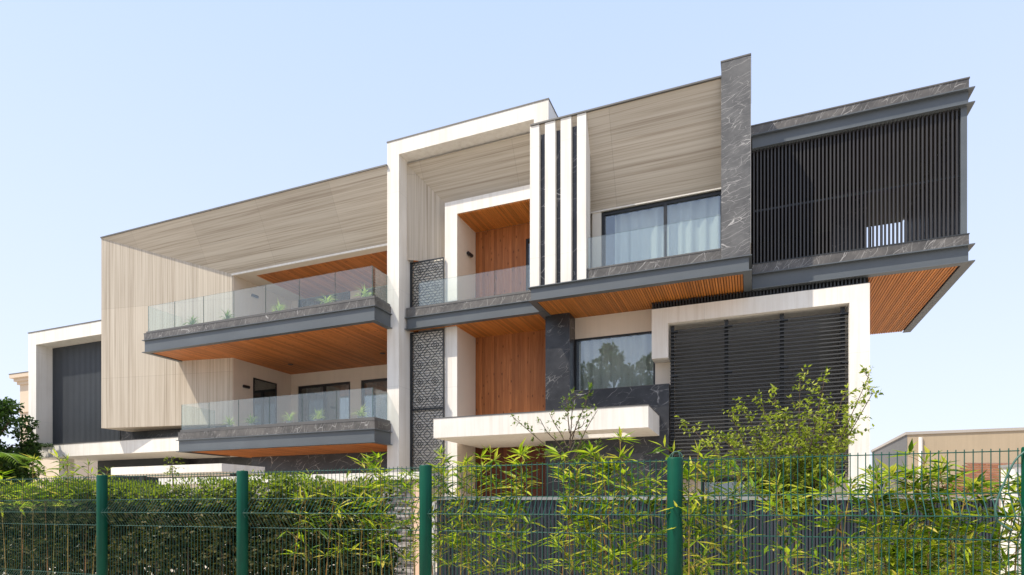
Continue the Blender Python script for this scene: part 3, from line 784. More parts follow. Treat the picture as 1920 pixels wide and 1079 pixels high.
# small wall lamps
def wall_lamp(loc, nrm, parent=house):
    mb = MB(); n = Vector(nrm); p = Vector(loc); side = Vector((0, 0, 1)).cross(n)
    mb.tube([p, p + n * .05], .045, 14); mb.tube([p + n * .05 - side * .13, p + n * .07 + side * .13], .055, 16)
    mb.build('wall_lamp', 'lamp_black', parent)
def lamp_on_side(px, py, u):
    y = vside(px, u); a = (px - 960) / F; s = y / (a * RY + FY)
    return (u, y, CAMZ + (952 - py) / F * s)
wall_lamp(lamp_on_side(459.8, 725.8, tu1 + .03), (1, 0, 0)); wall_lamp(lamp_on_side(475.8, 556, tu1 + .03), (1, 0, 0))
wall_lamp(lamp_on_side(878, 478, pu1 + .006), (1, 0, 0))
c_ = at(1234, 846, LV - .0); mb = MB(); mb.tube([(c_[0], LV, c_[1]), (c_[0], LV - .12, c_[1] - .02)], .05, 12); mb.build('security_camera', 'white', house)
# solid body behind
core = MB(); core.box(-23.6, cu0, 20.2, 27, 4.8, 11.9); core.box(cu0, -5.6, 20.2, 27, .0, 11.9); core.box(-5.5, MU1 - .1, 20.2, 27, 0, 11.3)
core.box(-18, cu0, 18.4, 27, 0, 3.4)
core.build('house_body', 'warm_white', house)
rbox(pu0 + .0, MU1, VWOOD + .35, 20.2, 0, 11.0).build('house_body', 'dark_room', house)
rbox(MU1, lu1 - .05, 17.65, 21.5, 0, ZU - .02).build('house_body', 'warm_white', house)

# ================================================================== plants on the balconies
def spider(px, py, v, z, label, sc=1.0, mat='pale_leaf'):
    u = U(px, v)
    t = thing('potted_plant', label, 'plant', (u, v, z), 'plants along the balcony railings')
    p = MB(); p.tube([(u, v, z), (u, v, z + .16)], [.08, .11], 14); p.build('pot', 'pot', t)
    m = MB()
    for k in range(46):
        th = ru(0, 6.283); el = ru(.3, 1.35); l = ru(.24, .42) * sc
        d = Vector((math.cos(th) * math.cos(el), math.sin(th) * math.cos(el) * .7, math.sin(el)))
        p0 = Vector((u, v, z + .15)); p1 = p0 + d * l * .55; d2 = (d + Vector((0, 0, -.75))).normalized(); p2 = p1 + d2 * l * .5
        s = d.cross(Vector((0, 0, 1))).normalized() * .014
        b = len(m.v); m.v += [tuple(p0 - s*.6), tuple(p0 + s*.6), tuple(p1 + s), tuple(p1 - s), tuple(p2)]; m.f += [(b, b+1, b+2, b+3), (b+3, b+2, b+4)]
    m.build('leaves', mat, t)
for px, lab in ((360, 'green potted plant at the left end of the upper left balcony, in front of travertine'), (425, 'potted plant on the upper left balcony where the travertine wall ends'), (523, 'potted plant in the middle of the upper left balcony'),
                (612, 'pale potted plant in front of the upper loggia window'), (684, 'leafy potted plant near the right corner of the upper left balcony')):
    spider(px, 0, 15.15, zcU - .06, lab, 1.25, 'palm_leaf' if px in (360, 425) else 'pale_leaf')
for px, lab in ((431, 'low potted plant on the lower left balcony below the travertine edge'), (471, 'dark green spiky potted plant on the lower left balcony'), (543, 'pale spiky potted plant left of the lower loggia window'),
                (596, 'pale spiky potted plant in front of the lower loggia window'), (676, 'yellow spiky potted plant near the right corner of the lower left balcony')):
    spider(px, 0, 15.15, zcL - .06, lab, 1.2, 'palm_leaf' if px == 471 else 'pale_leaf')

# ================================================================== garden walls
def wallthing(name, label, cat, loc): return thing(name, label, cat, loc)
# low white slab left
v_ = 12.4
a0, za = at(208, 877, v_); a1 = U(415.7, v_); zb_ = Z(208, 890.9, v_)
t = thing('carport_canopy', 'low flat white slab canopy under the left wing, seen behind the hedge', 'canopy', (a0, v_, 0))
rbox(a0, a1, v_, v_ + 1.6, zb_, za).build('slab', 'white', t)
for x in (a0 + .3, a1 - .45): rbox(x, x + .15, v_ + .7, v_ + .85, 0, zb_ - .001).build('post', 'steel_dark', t)
# white garden wall with stone cladding
v_ = 11.2
g0 = U(300, v_); g1 = U(789, v_); gz = Z(785, 885, v_); gz2 = Z(785, 899, v_)
t = thing('garden_wall', 'white garden wall with stacked ledge stone cladding, between hedge and bamboo', 'wall', (g1, v_, 0))
rbox(g0, g1, v_ + .15, v_ + .40, 0, gz2).build('wall_body', 'warm_white', t)
rbox(g0, g1 + .03, v_ - .04, v_ + .45, gz2 + .001, gz).build('wall_cap', 'white', t)
st = MB(); s0_, s1_ = U(700, v_), U(774, v_); z = 0.0
while z < gz2 - .03:
    h = ru(.03, .065); x = s0_
    while x < s1_:
        l = ru(.12, .45); st.box(x, min(x + l, s1_) - .004, v_ + .15 - ru(.02, .11), v_ + .16, z, min(z + h, gz2) - .006); x += l
    z += h
st.build('stone_cladding', 'ledge_stone', t)
rbox(U(774, v_) + .01, g1, v_ + .02, v_ + .149, 0, gz2).build('corner_strip', 'peach', t)
rbox(U(688, v_), U(697, v_), v_ + .02, v_ + .149, 0, gz2).build('corner_strip', 'white', t)
# ribbed grey boundary wall
A_ = Vector(C(-1.30, 10.3)); B_ = Vector(C(8.6, 10.5)); dd = (B_ - A_); Ln = dd.length; ang = math.atan2(dd.y, dd.x)
MT = Matrix.Translation((A_.x, A_.y, 0)) @ Matrix.Rotation(ang, 4, 'Z')
t = thing('boundary_wall', 'grey boundary wall of narrow vertical ribs with a pale cap, behind the bamboo', 'wall', (A_.x, A_.y, 0))
topz = CAMZ + 20.5 / F * 10.4
mb = MB(); x = 0
while x < Ln: mb.box(x, x + .038, -.03, .0, 0, topz - .06, MT); x += .062
mb.build('ribs', 'ribbed', t)
MB().box(0, Ln, .001, .12, 0, topz - .06, MT).build('wall_body', 'steel_dark', t)
MB().box(-.03, Ln, -.06, .16, topz - .06, topz, MT).build('wall_cap', 'wall_cap', t)
MB().box(-.14, -.04, -.05, .1, 0, topz - .1, MT).build('end_post', 'white', t)
# white pillar at the right edge
x_, y_ = C(942 / F * 8.2, 8.2)
t = thing('gate_pillar', 'white rendered pillar at the right edge behind the fence', 'pillar', (x_, y_, 0))
MT = Matrix.Translation((x_, y_, 0)) @ Matrix.Rotation(ang, 4, 'Z')
MB().box(0, .9, 0, .22, 0, 2.16, MT).build('shaft', 'white', t); MB().box(-.02, .92, -.02, .24, 2.161, 2.2, MT).build('cap', 'wall_cap', t)

# ================================================================== green mesh fence
FV = 5.4
P0u = U(191.5, FV - .07); P3u = U(1265, FV - .07); Lf = (P3u - P0u) / 3
fence = thing('mesh_fence', 'green welded wire mesh fence with round posts across the foreground', 'fence', (P0u + Lf, FV, .13))
fz = 2.035
post = MB(); PX = P0u
post.tube([(PX, FV - .07, .13), (PX, FV - .07, fz - .012), (PX, FV - .07, fz + .0)], [.064, .064, .060], 28)
p0 = post.build('post', 'fence_green', fence)
p0.data.polygons.foreach_set('use_smooth', [len(p.vertices) == 4 for p in p0.data.polygons])
for k in (-1, 1, 2, 3, 4):
    c = p0.copy(); col.objects.link(c); c.parent = fence; c.matrix_parent_inverse = p0.matrix_parent_inverse; c.location = (k * Lf, 0, 0)
prof = [(0, fz), (0, 1.705), (-.125, 1.535), (0, 1.36), (0, .68), (-.125, .51), (0, .34), (0, .18)]
pm = MB(); nw = 45; r = .0038
for i in range(nw):
    u = P0u + .06 + (Lf - .12) * i / (nw - 1) + ru(-.002, .002)
    pm.tube([(u, FV + y, z) for y, z in prof], r, 4, False)
for y, z in [(0, fz - .02), (0, 1.705), (-.125, 1.535), (0, 1.36), (0, .68), (-.125, .51), (0, .34)]:
    for dy in (.007,): pm.tube([(P0u + .05, FV + y + dy, z), (P0u + Lf - .05, FV + y + dy, z)], .0042, 4, False)
pp = pm.build('mesh_panel', 'fence_wire', fence)
for k in (-1, 1, 2, 3, 4):
    c = pp.copy(); col.objects.link(c); c.parent = fence; c.matrix_parent_inverse = pp.matrix_parent_inverse; c.location = (k * Lf, 0, 0)
# loose cables
def P(px, py, v):
    u, z = at(px, py, v); return (u, v, z)
def smooth_path(pts, n=8):
    o = []
    for i in range(len(pts) - 1):
        a, b_, c, d = Vector(pts[max(i-1, 0)]), Vector(pts[i]), Vector(pts[i+1]), Vector(pts[min(i+2, len(pts)-1)])
        for k in range(n):
            t = k / n
            o.append(.5 * ((2*b_) + (-a + c)*t + (2*a - 5*b_ + 4*c - d)*t*t + (-a + 3*b_ - 3*c + d)*t**3))
    o.append(Vector(pts[-1])); return o
cb = MB().tube(smooth_path([P(1254, 880, 5.36), P(1256, 856, 5.36), P(1268, 847, 5.36), P(1279, 855, 5.36), P(1280, 885, 5.37)]), .0045, 6).tube(smooth_path([P(1258, 875, 5.42), P(1262, 852, 5.42), P(1273, 850, 5.42), P(1277, 880, 5.42)]), .0045, 6).build('wire_loop', 'cable', None, True)
tag(cb, 'pale wire looped over the top of the green fence post', 'wire')
cb = MB().tube(smooth_path([P(1935, 838, 5.3), P(1905, 862, 5.3), P(1883, 905, 5.3), P(1868, 945, 5.3), P(1868, 972, 5.3), P(1880, 984, 5.3), P(1896, 994, 5.3)]), .007, 8).build('cable', 'cable', None, True)
tag(cb, 'thick grey-green cable drooping over the fence at the right edge', 'cable')

# ================================================================== vegetation
def vec_sphere():
    while True:
        p = Vector((ru(-1, 1), ru(-1, 1), ru(-1, 1)))
        if .01 < p.length < 1: return p
# ---- hedge: one clipped mass
def hedge():
    u0, u1 = U(-60, 6.3), U(706, 6.3)
    t = thing('hedge', 'dense dark green clipped hedge with bright leafy top behind the left part of the fence', 'hedge', ((u0 + u1) / 2, 6.5, .1))
    m = MB(); mn = MB()
    def top(u):
        return 1.92 + .06 * math.sin(u * 1.7) + .05 * math.sin(u * 4.1 + 1) + .03 * math.sin(u * 9.7)
    cl = [(ru(u0, u1), ru(6.1, 6.9), ru(.75, 1.95), ru(.12, .27)) for _ in range(520)]
    for _ in range(52000):
        if R() < .93:
            c = cl[int(R() * len(cl))]
            s = vec_sphere(); p = Vector((c[0], c[1], c[2])) + s.normalized() * c[3] * (.6 + .4 * R())
        else:
            p = Vector((ru(u0, u1), ru(6.0, 7.0), ru(.7, 1.95)))
        if p.z > top(p.x) + .03 * R(): continue
        if p.z < .6: continue
        d = vec_sphere(); d.z = abs(d.z) * .7 - .1
        if d.length < .05: continue
        l = ru(.045, .085)
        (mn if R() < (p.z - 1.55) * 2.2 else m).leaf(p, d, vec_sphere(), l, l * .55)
    for _ in range(1500):      # shoots on top, sunlight put into their colour
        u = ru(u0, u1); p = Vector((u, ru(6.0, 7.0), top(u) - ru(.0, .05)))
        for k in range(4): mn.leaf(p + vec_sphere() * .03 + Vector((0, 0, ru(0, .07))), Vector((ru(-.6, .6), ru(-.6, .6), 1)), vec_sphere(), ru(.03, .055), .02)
    for _ in range(12000):      # large old leaves inside
        p = Vector((ru(u0, u1), ru(6.3, 6.8), ru(.4, 1.72)))
        l = ru(.09, .15); m.leaf(p, vec_sphere(), vec_sphere(), l, l * .6)
    m.build('foliage', 'hedge_leaf', t); mn.build('lit_leaves', 'hedge_lit', t)['label'] = 'leaves along the top, sunlight painted in as brighter yellow-green'
    s = MB()
    x = u0
    while x < u1:
        y = ru(6.2, 6.8); a = ru(-.12, .12)
        s.tube([(x, y, .1), (x + a * .5, y, .9), (x + a, y + ru(-.05, .05), 1.8)], [.014, .011, .005], 5); x += ru(.10, .24)
    s.build('stems', 'bark', t)
hedge()

# ---- bamboo
def bamboo(px, v, tops, label, z_lo=.85, dens=1.0, spread=.22, lsz=1.0):
    u = U(px, v)
    t = thing('bamboo', label, 'bamboo', (u, v, .1), 'bamboo clumps along the fence')
    cm, lm = MB(), MB()
    for (dx, ztop) in tops:
        cu = u + dx; lean = Vector((ru(-.10, .10), ru(-.06, .06), 0))
        def cp(z): k = z / ztop; return Vector((cu, v + dx * .3, 0)) + lean * (k * k) * ztop + Vector((0, 0, z))
        zs = [i * ztop / 7 for i in range(8)]; zs[0] = .1
        cm.tube([cp(z) for z in zs], [.0095 * (1 - .8 * z / ztop) + .0012 for z in zs], 6)
        z = z_lo + ru(0, .08)
        while z < ztop:
            fk = (z - z_lo) / max(.2, ztop - z_lo)
            nb = 2 if R() < .7 else 1
            for _ in range(nb):
                th = ru(0, 6.283); bl = ru(.08, .34) * (1.1 - .6 * fk) * (spread / .22)
                bd = Vector((math.cos(th), math.sin(th) * .6, ru(.3, 1.1))).normalized()
                q0 = cp(z); q1 = q0 + bd * bl
                cm.tube([q0, q0 + bd * bl * .5, q1 + Vector((0, 0, -.02))], [.0028, .002, .001], 4, False)
                for w_ in range(int(ru(1, 3.4) * dens) + 1):
                    pb = q0 + bd * bl * ru(.35, 1.0)
                    k = int(ru(2, 5)); a0_ = ru(0, 6.283)
                    for j in range(k):
                        d = (bd * .5 + Vector((math.cos(a0_ + j * 1.3), math.sin(a0_ + j * 1.3), ru(-.75, .6)))).normalized()
                        l = ru(.10, .24) * lsz
                        lm.leaf(pb, d, Vector((ru(-.4, .4), ru(-.4, .4), 1)), l, l * ru(.13, .20))
            z += ru(.085, .17) / dens
        for j in range(5):
            d = Vector((ru(-.8, .8), ru(-.8, .8), ru(.2, 1.2))); l = ru(.09, .16) * lsz
            lm.leaf(cp(ztop) - Vector((0, 0, .02)), d, Vector((0, 0, 1)), l, l * .13)
    cm.build('culms', 'culm', t); lm.build('foliage', 'bamboo_leaf', t)
def ht(px, py, v): return Z(px, py, v)
B = bamboo
B(12, 6.0, [(0, ht(12, 885, 6)), (-.3, 2.0), (.25, 1.95)], 'leftmost bamboo tips at the left edge of the picture', 1.5)
B(62, 6.0, [(0, ht(62, 862, 6)), (.25, 2.0), (-.2, 2.0)], 'bright bamboo tips below the bottom corner of the wing frame', 1.5, .9)
B(128, 6.1, [(0, ht(128, 862, 6.1)), (.28, ht(150, 870, 6)), (-.25, 2.0)], 'spreading bamboo tips just left of the first fence post', 1.5, .9, .28)
B(172, 6.1, [(0, ht(172, 880, 6))], 'small bamboo sprig touching the first fence post', 1.75, .8)
B(575, 6.0, [(0, 1.95), (.15, 1.9), (-.2, 1.85)], 'sparse bamboo stems mixed into the hedge right of the second fence post', .9, .6)
B(628, 5.95, [(0, 1.98), (.12, 1.9), (-.13, 1.8)], 'bamboo stems mixed into the right part of the hedge', .9, .65)
B(672, 6.0, [(0, ht(672, 866, 6)), (.18, ht(690, 880, 6))], 'bamboo with long upright leaves at the right end of the hedge', .9, .8, .2, 1.15)
B(716, 5.95, [(0, ht(716, 868, 6)), (.16, 2.0)], 'slim bamboo in front of the stacked stone cladding, left side', .85, .7, .2)
B(762, 5.9, [(0, ht(762, 892, 6)), (.1, 1.9)], 'slim bamboo in front of the stacked stone cladding, beside the fence post', .85, .7)
B(825, 5.9, [(0, ht(825, 850, 5.9)), (.12, 2.0), (-.05, 1.9)], 'bamboo just right of the fence post in front of the perforated screen', .85, 1.15, .2, .85)
B(862, 5.8, [(0, ht(862, 868, 5.9)), (.1, 2.05)], 'fine-leaved bamboo in front of the white portal column', .85, 1.2, .2, .85)
B(897, 5.9, [(0, ht(897, 850, 5.9)), (.12, ht(915, 848, 5.9))], 'bamboo in front of the left edge of the wood door', .85, .95)
B(952, 5.85, [(0, ht(952, 846, 5.9)), (.06, 1.95)], 'single bamboo with drooping leaves in front of the wood door', .85, .95, .18, 1.1)
B(1070, 5.8, [(0, ht(1070, 862, 5.8)), (.15, ht(1090, 870, 5.8)), (-.12, 1.95)], 'bamboo clump around the thin sapling under the canopy', .85, 1.0)
B(1128, 5.85, [(0, ht(1128, 858, 5.8)), (.1, 2.0)], 'thick bright bamboo between the sapling and the tallest bamboo', .85, 1.0)
B(1176, 5.8, [(0, ht(1176, 818, 5.8)), (.13, ht(1195, 850, 5.8)), (-.1, 2.05)], 'tallest bamboo, reaching up to the right part of the entrance canopy', .85, .95, .26)
B(1232, 5.8, [(0, ht(1232, 845, 5.8)), (.03, 1.9)], 'bamboo leaning against the left side of the large fence post', .85, .8, .22)
B(1300, 5.75, [(0, ht(1300, 848, 5.75)), (.12, ht(1320, 865, 5.8)), (-.05, 1.9)], 'bamboo just right of the large fence post', .85, 1.05, .24)
B(1292, 5.34, [(0, ht(1292, 925, 5.34)), (.05, 1.2)], 'bamboo sprays poking through the fence beside the large post', .85, .8, .16)
B(1372, 5.8, [(0, ht(1372, 880, 5.8)), (.14, 2.0)], 'bamboo under the left side of the spreading shrub', .85, .9, .24)
B(1455, 5.8, [(0, ht(1455, 905, 5.8)), (.14, 1.85)], 'bamboo at the foot of the spreading shrub', .85, .85)
B(1560, 5.75, [(0, ht(1560, 905, 5.75)), (.16, ht(1585, 890, 5.8))], 'bamboo in front of the right leg of the louvre frame', .85, .85)
B(1650, 5.8, [(0, ht(1650, 884, 5.8)), (.12, 1.98), (.22, 1.9)], 'bamboo beside the right corner of the house', .85, 1.1)
B(1700, 5.9, [(0, ht(1700, 905, 5.9)), (.14, 1.95), (-.1, 1.9)], 'bamboo in front of the neighbouring building corner', .85, 1.2)
B(1765, 5.8, [(0, ht(1765, 908, 5.8)), (.14, 1.92), (-.12, 1.85)], 'bamboo left of the little tiled roof', .85, 1.15)
B(1825, 5.9, [(0, ht(1825, 915, 5.9)), (.1, 1.85)], 'bamboo in front of the little tiled roof', .85, 1.05)
B(1895, 5.8, [(0, ht(1895, 905, 5.8)), (.12, 1.75), (-.08, 1.6)], 'rightmost bamboo in front of the white pillar', .85, 1.0)

# ---- shrubs grown by branching
def grow(cm, lm, p, d, length, r, depth, leafsz, ldens, droop=0.0, spread=.6, flat=.6):
    n = 4; pts = [p.copy()]; q = p.copy(); dd_ = d.copy()
    for i in range(n):
        dd_ = (dd_ + Vector((ru(-.16, .16), ru(-.16, .16), ru(-.08, .12) - droop))).normalized(); q = q + dd_ * length / n; pts.append(q.copy())
    cm.tube(pts, [r * (1 - .45 * i / n) for i in range(n + 1)], 5 if depth > 1 else 4, False)
    if depth <= 1:
        for i in range(int(length * ldens)):
            k = R(); a = pts[min(int(k * n), n - 1)]; b_ = pts[min(int(k * n) + 1, n)]
            pp_ = a.lerp(b_, (k * n) % 1)
            lm.leaf(pp_ + vec_sphere() * .012, (dd_ * .5 + vec_sphere()).normalized(), Vector((ru(-.5, .5), ru(-.5, .5), 1)), leafsz * ru(.7, 1.25), leafsz * ru(.4, .6))
    if depth > 0:
        k = 3 if depth > 1 else 4
        for i in range(k):
            t_ = ru(.35, 1.0) if i else 1.0
            a = pts[min(int(t_ * n), n)]
            nd = (dd_ + Vector((ru(-1, 1), ru(-1, 1) * flat, ru(-.35, .5))) * spread).normalized()
            grow(cm, lm, a, nd, length * ru(.55, .8), r * .58, depth - 1, leafsz, ldens, droop, spread, flat)
# spreading shrub in front of the louvres
v_ = 7.0; u = U(1490, v_)
t = thing('spreading_shrub', 'wide spreading shrub with small light green leaves in front of the louvres', 'shrub', (u, v_, .1))
cm, lm = MB(), MB(); base = Vector((u, v_, .1)); fork = Vector((u + .02, v_, 1.55))
cm.tube([base, (u + .03, v_, .8), fork], [.032, .026, .02], 7)
targets = [(1290, 795), (1368, 776), (1400, 773), (1452, 738), (1500, 714), (1545, 718), (1628, 708), (1636, 738), (1605, 785), (1345, 812), (1420, 800), (1560, 770), (1330, 840), (1590, 815), (1470, 780), (1520, 760), (1380, 835), (1550, 830), (1430, 760), (1580, 745), (1440, 830), (1510, 820), (1485, 850), (1400, 850), (1360, 822), (1450, 812), (1540, 800), (1575, 838), (1500, 790), (1425, 842)]
for (tx, ty) in targets:
    dv = ru(-.35, .35); tu_, tz_ = at(tx, ty, v_ + dv); T_ = Vector((tu_, v_ + dv, tz_))
    s_ = fork + Vector((0, 0, ru(-.2, .3)))
    mid = s_.lerp(T_, .5) + Vector((0, 0, -.10 + ru(-.05, .05)))
    pts = smooth_path([s_, s_.lerp(T_, .25) + Vector((0, 0, -.02)), mid, T_], 5)
    cm.tube(pts, [.011 * (1 - .85 * i / len(pts)) + .001 for i in range(len(pts))], 5, False)
    for i in range(3, len(pts)):
        p = pts[i]
        for _ in range(3):
            d = (T_ - s_).normalized() * .4 + Vector((ru(-1, 1), ru(-1, 1), ru(-.4, .8)))
            d.normalize(); l = ru(.06, .20)
            cm.tube([p, p + d * l], [.0025, .001], 3, False)
            for _ in range(int(ru(6, 13))):
                q = p + d * l * ru(.1, 1.05) + vec_sphere() * .022
                lm.leaf(q, (d * .4 + vec_sphere()).normalized(), Vector((ru(-.6, .6), ru(-.6, .6), 1)), ru(.034, .056), ru(.021, .033))
cm.build('branches', 'bark', t); lm.build('foliage', 'shrub_leaf', t)
# thin sapling in front of the canopy
v_ = 6.6; u = U(1068, v_)
t = thing('sapling', 'thin sparse sapling with few leaves in front of the white entrance canopy', 'tree', (u, v_, .1))
cm, lm = MB(), MB(); fork = Vector((u + .0, v_, Z(1063, 868, v_)))
cm.tube([(u + .05, v_, .1), (u + .02, v_, 1.2), fork], [.016, .013, .010], 6)
for (tx, ty, th) in ((1105, 732, 1), (1060, 745, .9), (962, 783, 1), (1030, 775, .7), (1012, 785, .8), (1095, 790, .6), (1120, 770, .6), (1010, 850, .9), (1115, 835, 1.2), (1035, 845, .9), (1095, 850, 1.1), (1078, 742, .7)):
    dv = ru(-.2, .2); tu_, tz_ = at(tx, ty, v_ + dv); T_ = Vector((tu_, v_ + dv, tz_))
    s_ = fork + Vector((0, 0, ru(-.05, .35) if tx > 1020 and ty < 800 else ru(-.05, .05)))
    pts = smooth_path([s_, s_.lerp(T_, .35) + Vector((0, 0, ru(-.02, .04))), s_.lerp(T_, .7) + Vector((ru(-.03, .03), 0, 0)), T_], 4)
    cm.tube(pts, [.007 * (1 - .8 * i / len(pts)) + .001 for i in range(len(pts))], 5, False)
    for i in range(3, len(pts)):
        for _ in range(2):
            if R() > .75 * th: continue
            d = ((T_ - s_).normalized() * .5 + vec_sphere()).normalized(); l = ru(.04, .13); p = pts[i]
            cm.tube([p, p + d * l], [.002, .0008], 3, False)
            for _ in range(int(ru(4, 10) * th)):
                lm.leaf(p + d * l * ru(.3, 1.1) + vec_sphere() * .012, (d + vec_sphere()).normalized(), Vector((0, 0, 1)), ru(.03, .055), ru(.017, .027))
cm.build('branches', 'bark', t); lm.build('foliage', 'sapling_leaf', t)
# small plant above the hedge
v_ = 6.4; u = U(322, v_)
t = thing('young_tree', 'small young tree with pale drooping leaves rising above the hedge', 'tree', (u, v_, .1))
cm, lm = MB(), MB(); zt_ = Z(318, 856, v_); cm.tube([(u + .1, v_, .1), (u + .03, v_, 1.8), (u, v_, zt_)], [.012, .008, .003], 5)
for k in range(70):
    z = ru(zt_ - .28, zt_); d = vec_sphere(); p = Vector((u + .03, v_, z)) + Vector((d.x * .13, d.y * .13, d.z * .02))
    cm.tube([(u + .02, v_, z - .02), p], .0012, 3, False)
    for j in range(3): lm.leaf(p, Vector((d.x, d.y, -.3)) + vec_sphere() * .5, Vector((0, 0, 1)), ru(.03, .05), .018)
cm.build('branches', 'bark', t); lm.build('foliage', 'shrub_leaf', t)
# low grassy shrub seen low right through the fence
v_ = 6.9; u = U(1700, v_)
t = thing('low_shrub', 'fine yellow-green shrub low behind the fence at the right', 'shrub', (u, v_, .1))
lm = MB(); cm = MB()
for k in range(2600):
    s = vec_sphere(); p = Vector((u + .1 + s.x * .75, v_ + s.y * .4, 1.0 + s.z * .42))
    lm.leaf(p, Vector((ru(-1, 1), ru(-1, 1), ru(-.2, 1))), vec_sphere(), ru(.05, .10), .008)
for k in range(24):
    a = ru(-.6, .6); cm.tube([(u + .1 + a * .2, v_, .1), (u + .1 + a, v_ + ru(-.2, .2), ru(1.0, 1.4))], [.006, .002], 4, False)
cm.build('branches', 'bark', t); lm.build('foliage', 'shrub_leaf', t)

# ---- left trees
def tree(cx, cy, zb, zt_, rad, n, label, leaf=.10, mat='tree_leaf', group=None, cat='tree', nclump=70, name='leafy_tree', seedclump=None):
    t = thing(name, label, cat, (cx, cy, 0), group)
    tr = MB(); cz = (zb + zt_) / 2; hz = (zt_ - zb) / 2
    tr.tube([(cx, cy, 0), (cx + .1, cy, zb * .6 + .3), (cx, cy, cz), (cx + .1, cy, zt_ - hz * .4)], [rad * .09, rad * .075, rad * .05, .02], 8)
    cls = []
    for k in range(nclump):
        s = vec_sphere(); s = s.normalized() * (s.length ** .5)
        c = Vector((cx + s.x * rad * .85, cy + s.y * rad * .85, cz + s.z * hz * .88)); cls.append((c, ru(.16, .34) * rad))
        if k % 3 == 0: tr.tube([(cx, cy, max(zb, c.z - rad * .6)), Vector((cx, cy, c.z)).lerp(c, .5), c], [rad * .03, rad * .018, .01], 5, False)
    tr.build('trunk', 'bark', t)
    m = MB()
    for k in range(n):
        c, r_ = cls[int(R() * len(cls))]
        s = vec_sphere().normalized() * r_ * (.55 + .45 * R()); s.z *= .7
        d = (s.normalized() * .6 + vec_sphere()); l = leaf * ru(.6, 1.3)
        m.leaf(c + s, d, vec_sphere() + Vector((0, 0, .6)), l, l * .55)
    m.build('crown', mat, t)
tu = U(8, 13.6)
tree(U(15, 14.2) - 1.05, 14.2, 1.2, Z(20, 728, 14.2), 1.75, 26000, 'dark dense leafy tree at the left edge beside the white wing', .15, nclump=110)
tree(U(-60, 16), 16, 1.0, Z(0, 735, 16), 2.0, 9000, 'second dark tree cut by the left edge of the picture', .16, nclump=50)
# palm
v_ = 13.0; u = U(-35, v_)
t = thing('palm', 'small palm with a yellow-green frond arching in from the left edge', 'palm', (u, v_, 0))
MB().tube([(u, v_, 0), (u, v_, 3.3)], [.12, .09], 10).build('trunk', 'bark', t)
lm = MB(); base = Vector((u, v_, 3.3))
for k in range(11):
    th = k * .571 + .1; ln = 1.9
    pts = []
    for i in range(12):
        s = i / 11; pts.append(base + Vector((math.cos(th) * s * ln, math.sin(th) * s * ln, .9 * s * ln * .8 - 1.25 * s * s * ln * .62)))
    lm.tube(pts, [.02 * (1 - .8 * i / 11) + .002 for i in range(12)], 4, False)
    for i in range(1, 11):
        for sd in (-1, 1):
            for sub in (0, .5):
                p = pts[i].lerp(pts[i+1], sub); ax = (pts[i+1] - pts[i]).normalized(); side = ax.cross(Vector((0, 0, 1))).normalized() * sd
                lm.leaf(p, ax * .8 + side + Vector((0, 0, -.15)), Vector((0, 0, 1)), .42 * math.sin(math.pi * (i + .5) / 12) + .1, .035)
lm.build('fronds', 'palm_leaf', t)
# trailing creeper on the wing slab
cr = MB()
uc = U(62, VW - .03)
for k in range(420):
    x = uc + R() ** 1.4 * 1.35; p = Vector((x, VW - ru(.02, .08), wzs + .06 - ru(0, .12)))
    cr.leaf(p, vec_sphere(), Vector((0, -1, .5)), ru(.05, .09), .04)
cr.tube([(uc, VW - .03, wzb - .4), (uc + .12, VW - .03, wzs - .1), (uc + .3, VW - .04, wzs + .05), (uc + 1.3, VW - .04, wzs + .05)], .008, 5)
tag(cr.build('creeper', 'tree_leaf'), 'thin creeper trailing along the corner of the white wing slab', 'creeper')

# ================================================================== neighbours
# tan flat-roofed building to the right
K = Vector(C(20.0, 30.0)); E1 = Vector(C(33.2, 24.9)); E2 = Vector(C(24.0, 39.5))
bz = 5.42
t = thing('flat_roofed_building', 'plain tan building with a flat roof and white downpipe beyond the right side', 'building', (K.x, K.y, 0))
E3 = E1 + (E2 - K)
poly = [(K.x, K.y), (E1.x, E1.y), (E3.x, E3.y), (E2.x, E2.y)]
MB().prism(poly, 0, bz - .14).build('wall', 'tan', t)
sw = MB(); nl = (E2 - K).normalized(); nn_ = Vector((-nl.y, nl.x)) * .02; nn_ = nn_ if nn_.x < 0 else -nn_
sw.prism([(K.x + nn_.x, K.y + nn_.y), (K.x + nn_.x*.1, K.y + nn_.y*.1), (E2.x + nn_.x*.1, E2.y + nn_.y*.1), (E2.x + nn_.x, E2.y + nn_.y)], 0, bz - .141); sw.build('side_wall', 'tan_shaded', t)['label'] = 'side wall with its shade painted in as dark grey'
def off(p, c, k): return ((p[0] - c.x) * k + c.x, (p[1] - c.y) * k + c.y)
cc_ = (K + E3) / 2
MB().prism([off(p, cc_, 1.012) for p in poly], bz - .139, bz).build('roof_edge', 'tan_grey', t)
d1 = (E1 - K).normalized(); n1 = Vector((d1.y, -d1.x)); pp_ = K + d1 * .55 + n1 * .06
MB().tube([(pp_.x, pp_.y, 0), (pp_.x, pp_.y, bz - .3)], .09, 10).build('downpipe', 'white', t)
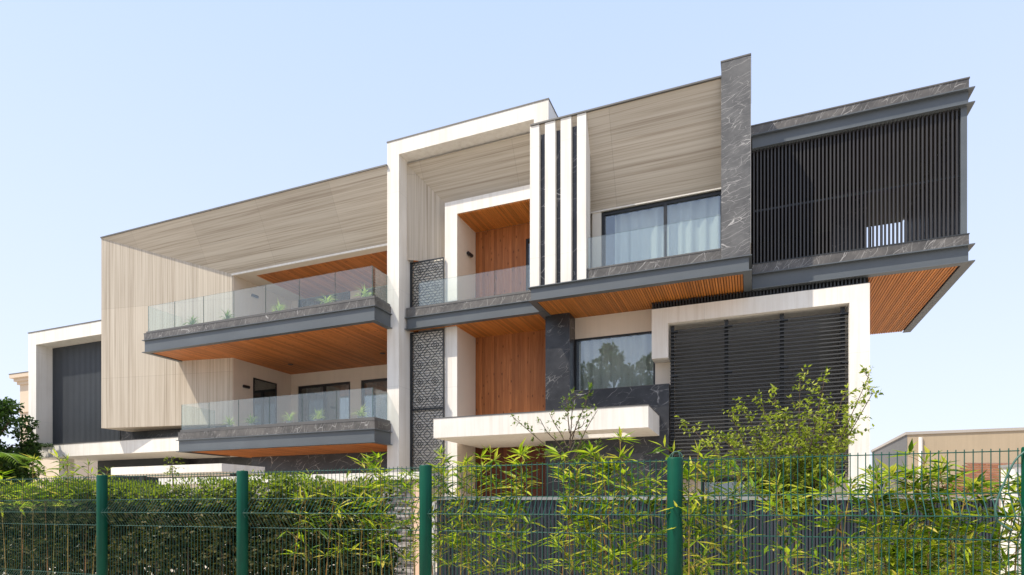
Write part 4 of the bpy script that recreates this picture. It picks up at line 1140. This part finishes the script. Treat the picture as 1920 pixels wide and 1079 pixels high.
# small tiled roof
hx = Vector(C(11.75, 16.0)); hd = Vector((RX, RY)) ; hf = Vector((FX, FY))
t = thing('tiled_pavilion', 'small pavilion with an orange clay tile roof beyond the boundary wall', 'pavilion', (hx.x, hx.y, 0))
zr0, zr1 = 1.95, 2.95
q = lambda a, b_: (hx.x + hd.x * a + hf.x * b_, hx.y + hd.y * a + hf.y * b_)
MB().prism([q(.1, .35), q(3.4, .35), q(3.4, 3), q(.1, 3)], 0, zr0).build('wall', 'warm_white', t)
m = MB(); rows = 12
for i in range(rows):
    k0, k1 = i / rows, (i + 1) / rows
    z0, z1 = zr0 + (zr1 - zr0) * k0, zr0 + (zr1 - zr0) * k1
    xa = -.2 + 2.3 * k0; xb = 6 - 2.3 * k0; x = xa - (i % 2) * .09
    while x < xb:
        x1 = min(x + .19, xb)
        a, b_, c, d = q(max(x, xa), k0 * 1.9 - .03), q(x1 - .01, k0 * 1.9 - .03), q(x1 - .01, k1 * 1.9), q(max(x, xa), k1 * 1.9)
        if x1 - .01 > max(x, xa) + .01: m.hexa([(*a, z0), (*b_, z0), (*c, z1 - .03), (*d, z1 - .03), (*a, z0 + .03), (*b_, z0 + .03), (*c, z1), (*d, z1)])
        x += .19
m.build('roof', 'roof_tile', t)
# cream building far left
nx, ny = C(-33.6, 40.5)
t = thing('cream_building', 'cream building with a moulded cornice behind the tree at far left', 'building', (nx, ny, 0))
MT = Matrix.Translation((nx, ny, 0)) @ Matrix.Rotation(0, 4, 'Z')
nz = CAMZ + 252 / F * 40
MB().box(0, 4.2, 0, 8, 0, nz - .7, MT).build('wall', 'neighbour_cream', t)
m = MB(); m.box(-.12, 4.3, -.12, 8.1, nz - .7, nz - .5, MT); m.box(-.25, 4.4, -.25, 8.2, nz - .5, nz - .3, MT); m.box(-.42, 4.5, -.42, 8.3, nz - .3, nz - .05, MT); m.build('cornice', 'neighbour_cream', t)
MB().box(-.1, 4.3, -.1, 8.1, nz - 2.6, nz - 2.42, MT).build('string_course', 'neighbour_cream', t)
MB().box(-.44, 4.52, -.44, 8.32, nz - .049, nz, MT).build('roof_edge', 'coping', t)
# things across the street, seen only as reflections
for i, (x, y, h, r_) in enumerate(((-10.4, -14, 15.4, 2.2), (-13.6, -14.5, 14.2, 2.4), (-19, -14, 13.5, 3.0), (-7.2, -14, 14.0, 2.4))):
    tree(x, y, 5.0, h, r_, 6500, ['tall tree across the street mirrored in the middle of the curtained window', 'tree across the street mirrored at the left of the curtained window', 'tree across the street left of the mirrored ones', 'tree across the street mirrored at the right of the curtained window'][i], .34, group='trees across the street', nclump=45)

for o in list(bpy.data.objects):
    if o.name.startswith('glass_panel'):
        o.data.materials.append(M['glass_edge']); ar = sorted((p.area for p in o.data.polygons), reverse=True)
        for p in o.data.polygons:
            if p.area < ar[1] * .5: p.material_index = 1
print('objects', len(bpy.data.objects), 'faces', sum(len(m.polygons) for m in bpy.data.meshes))
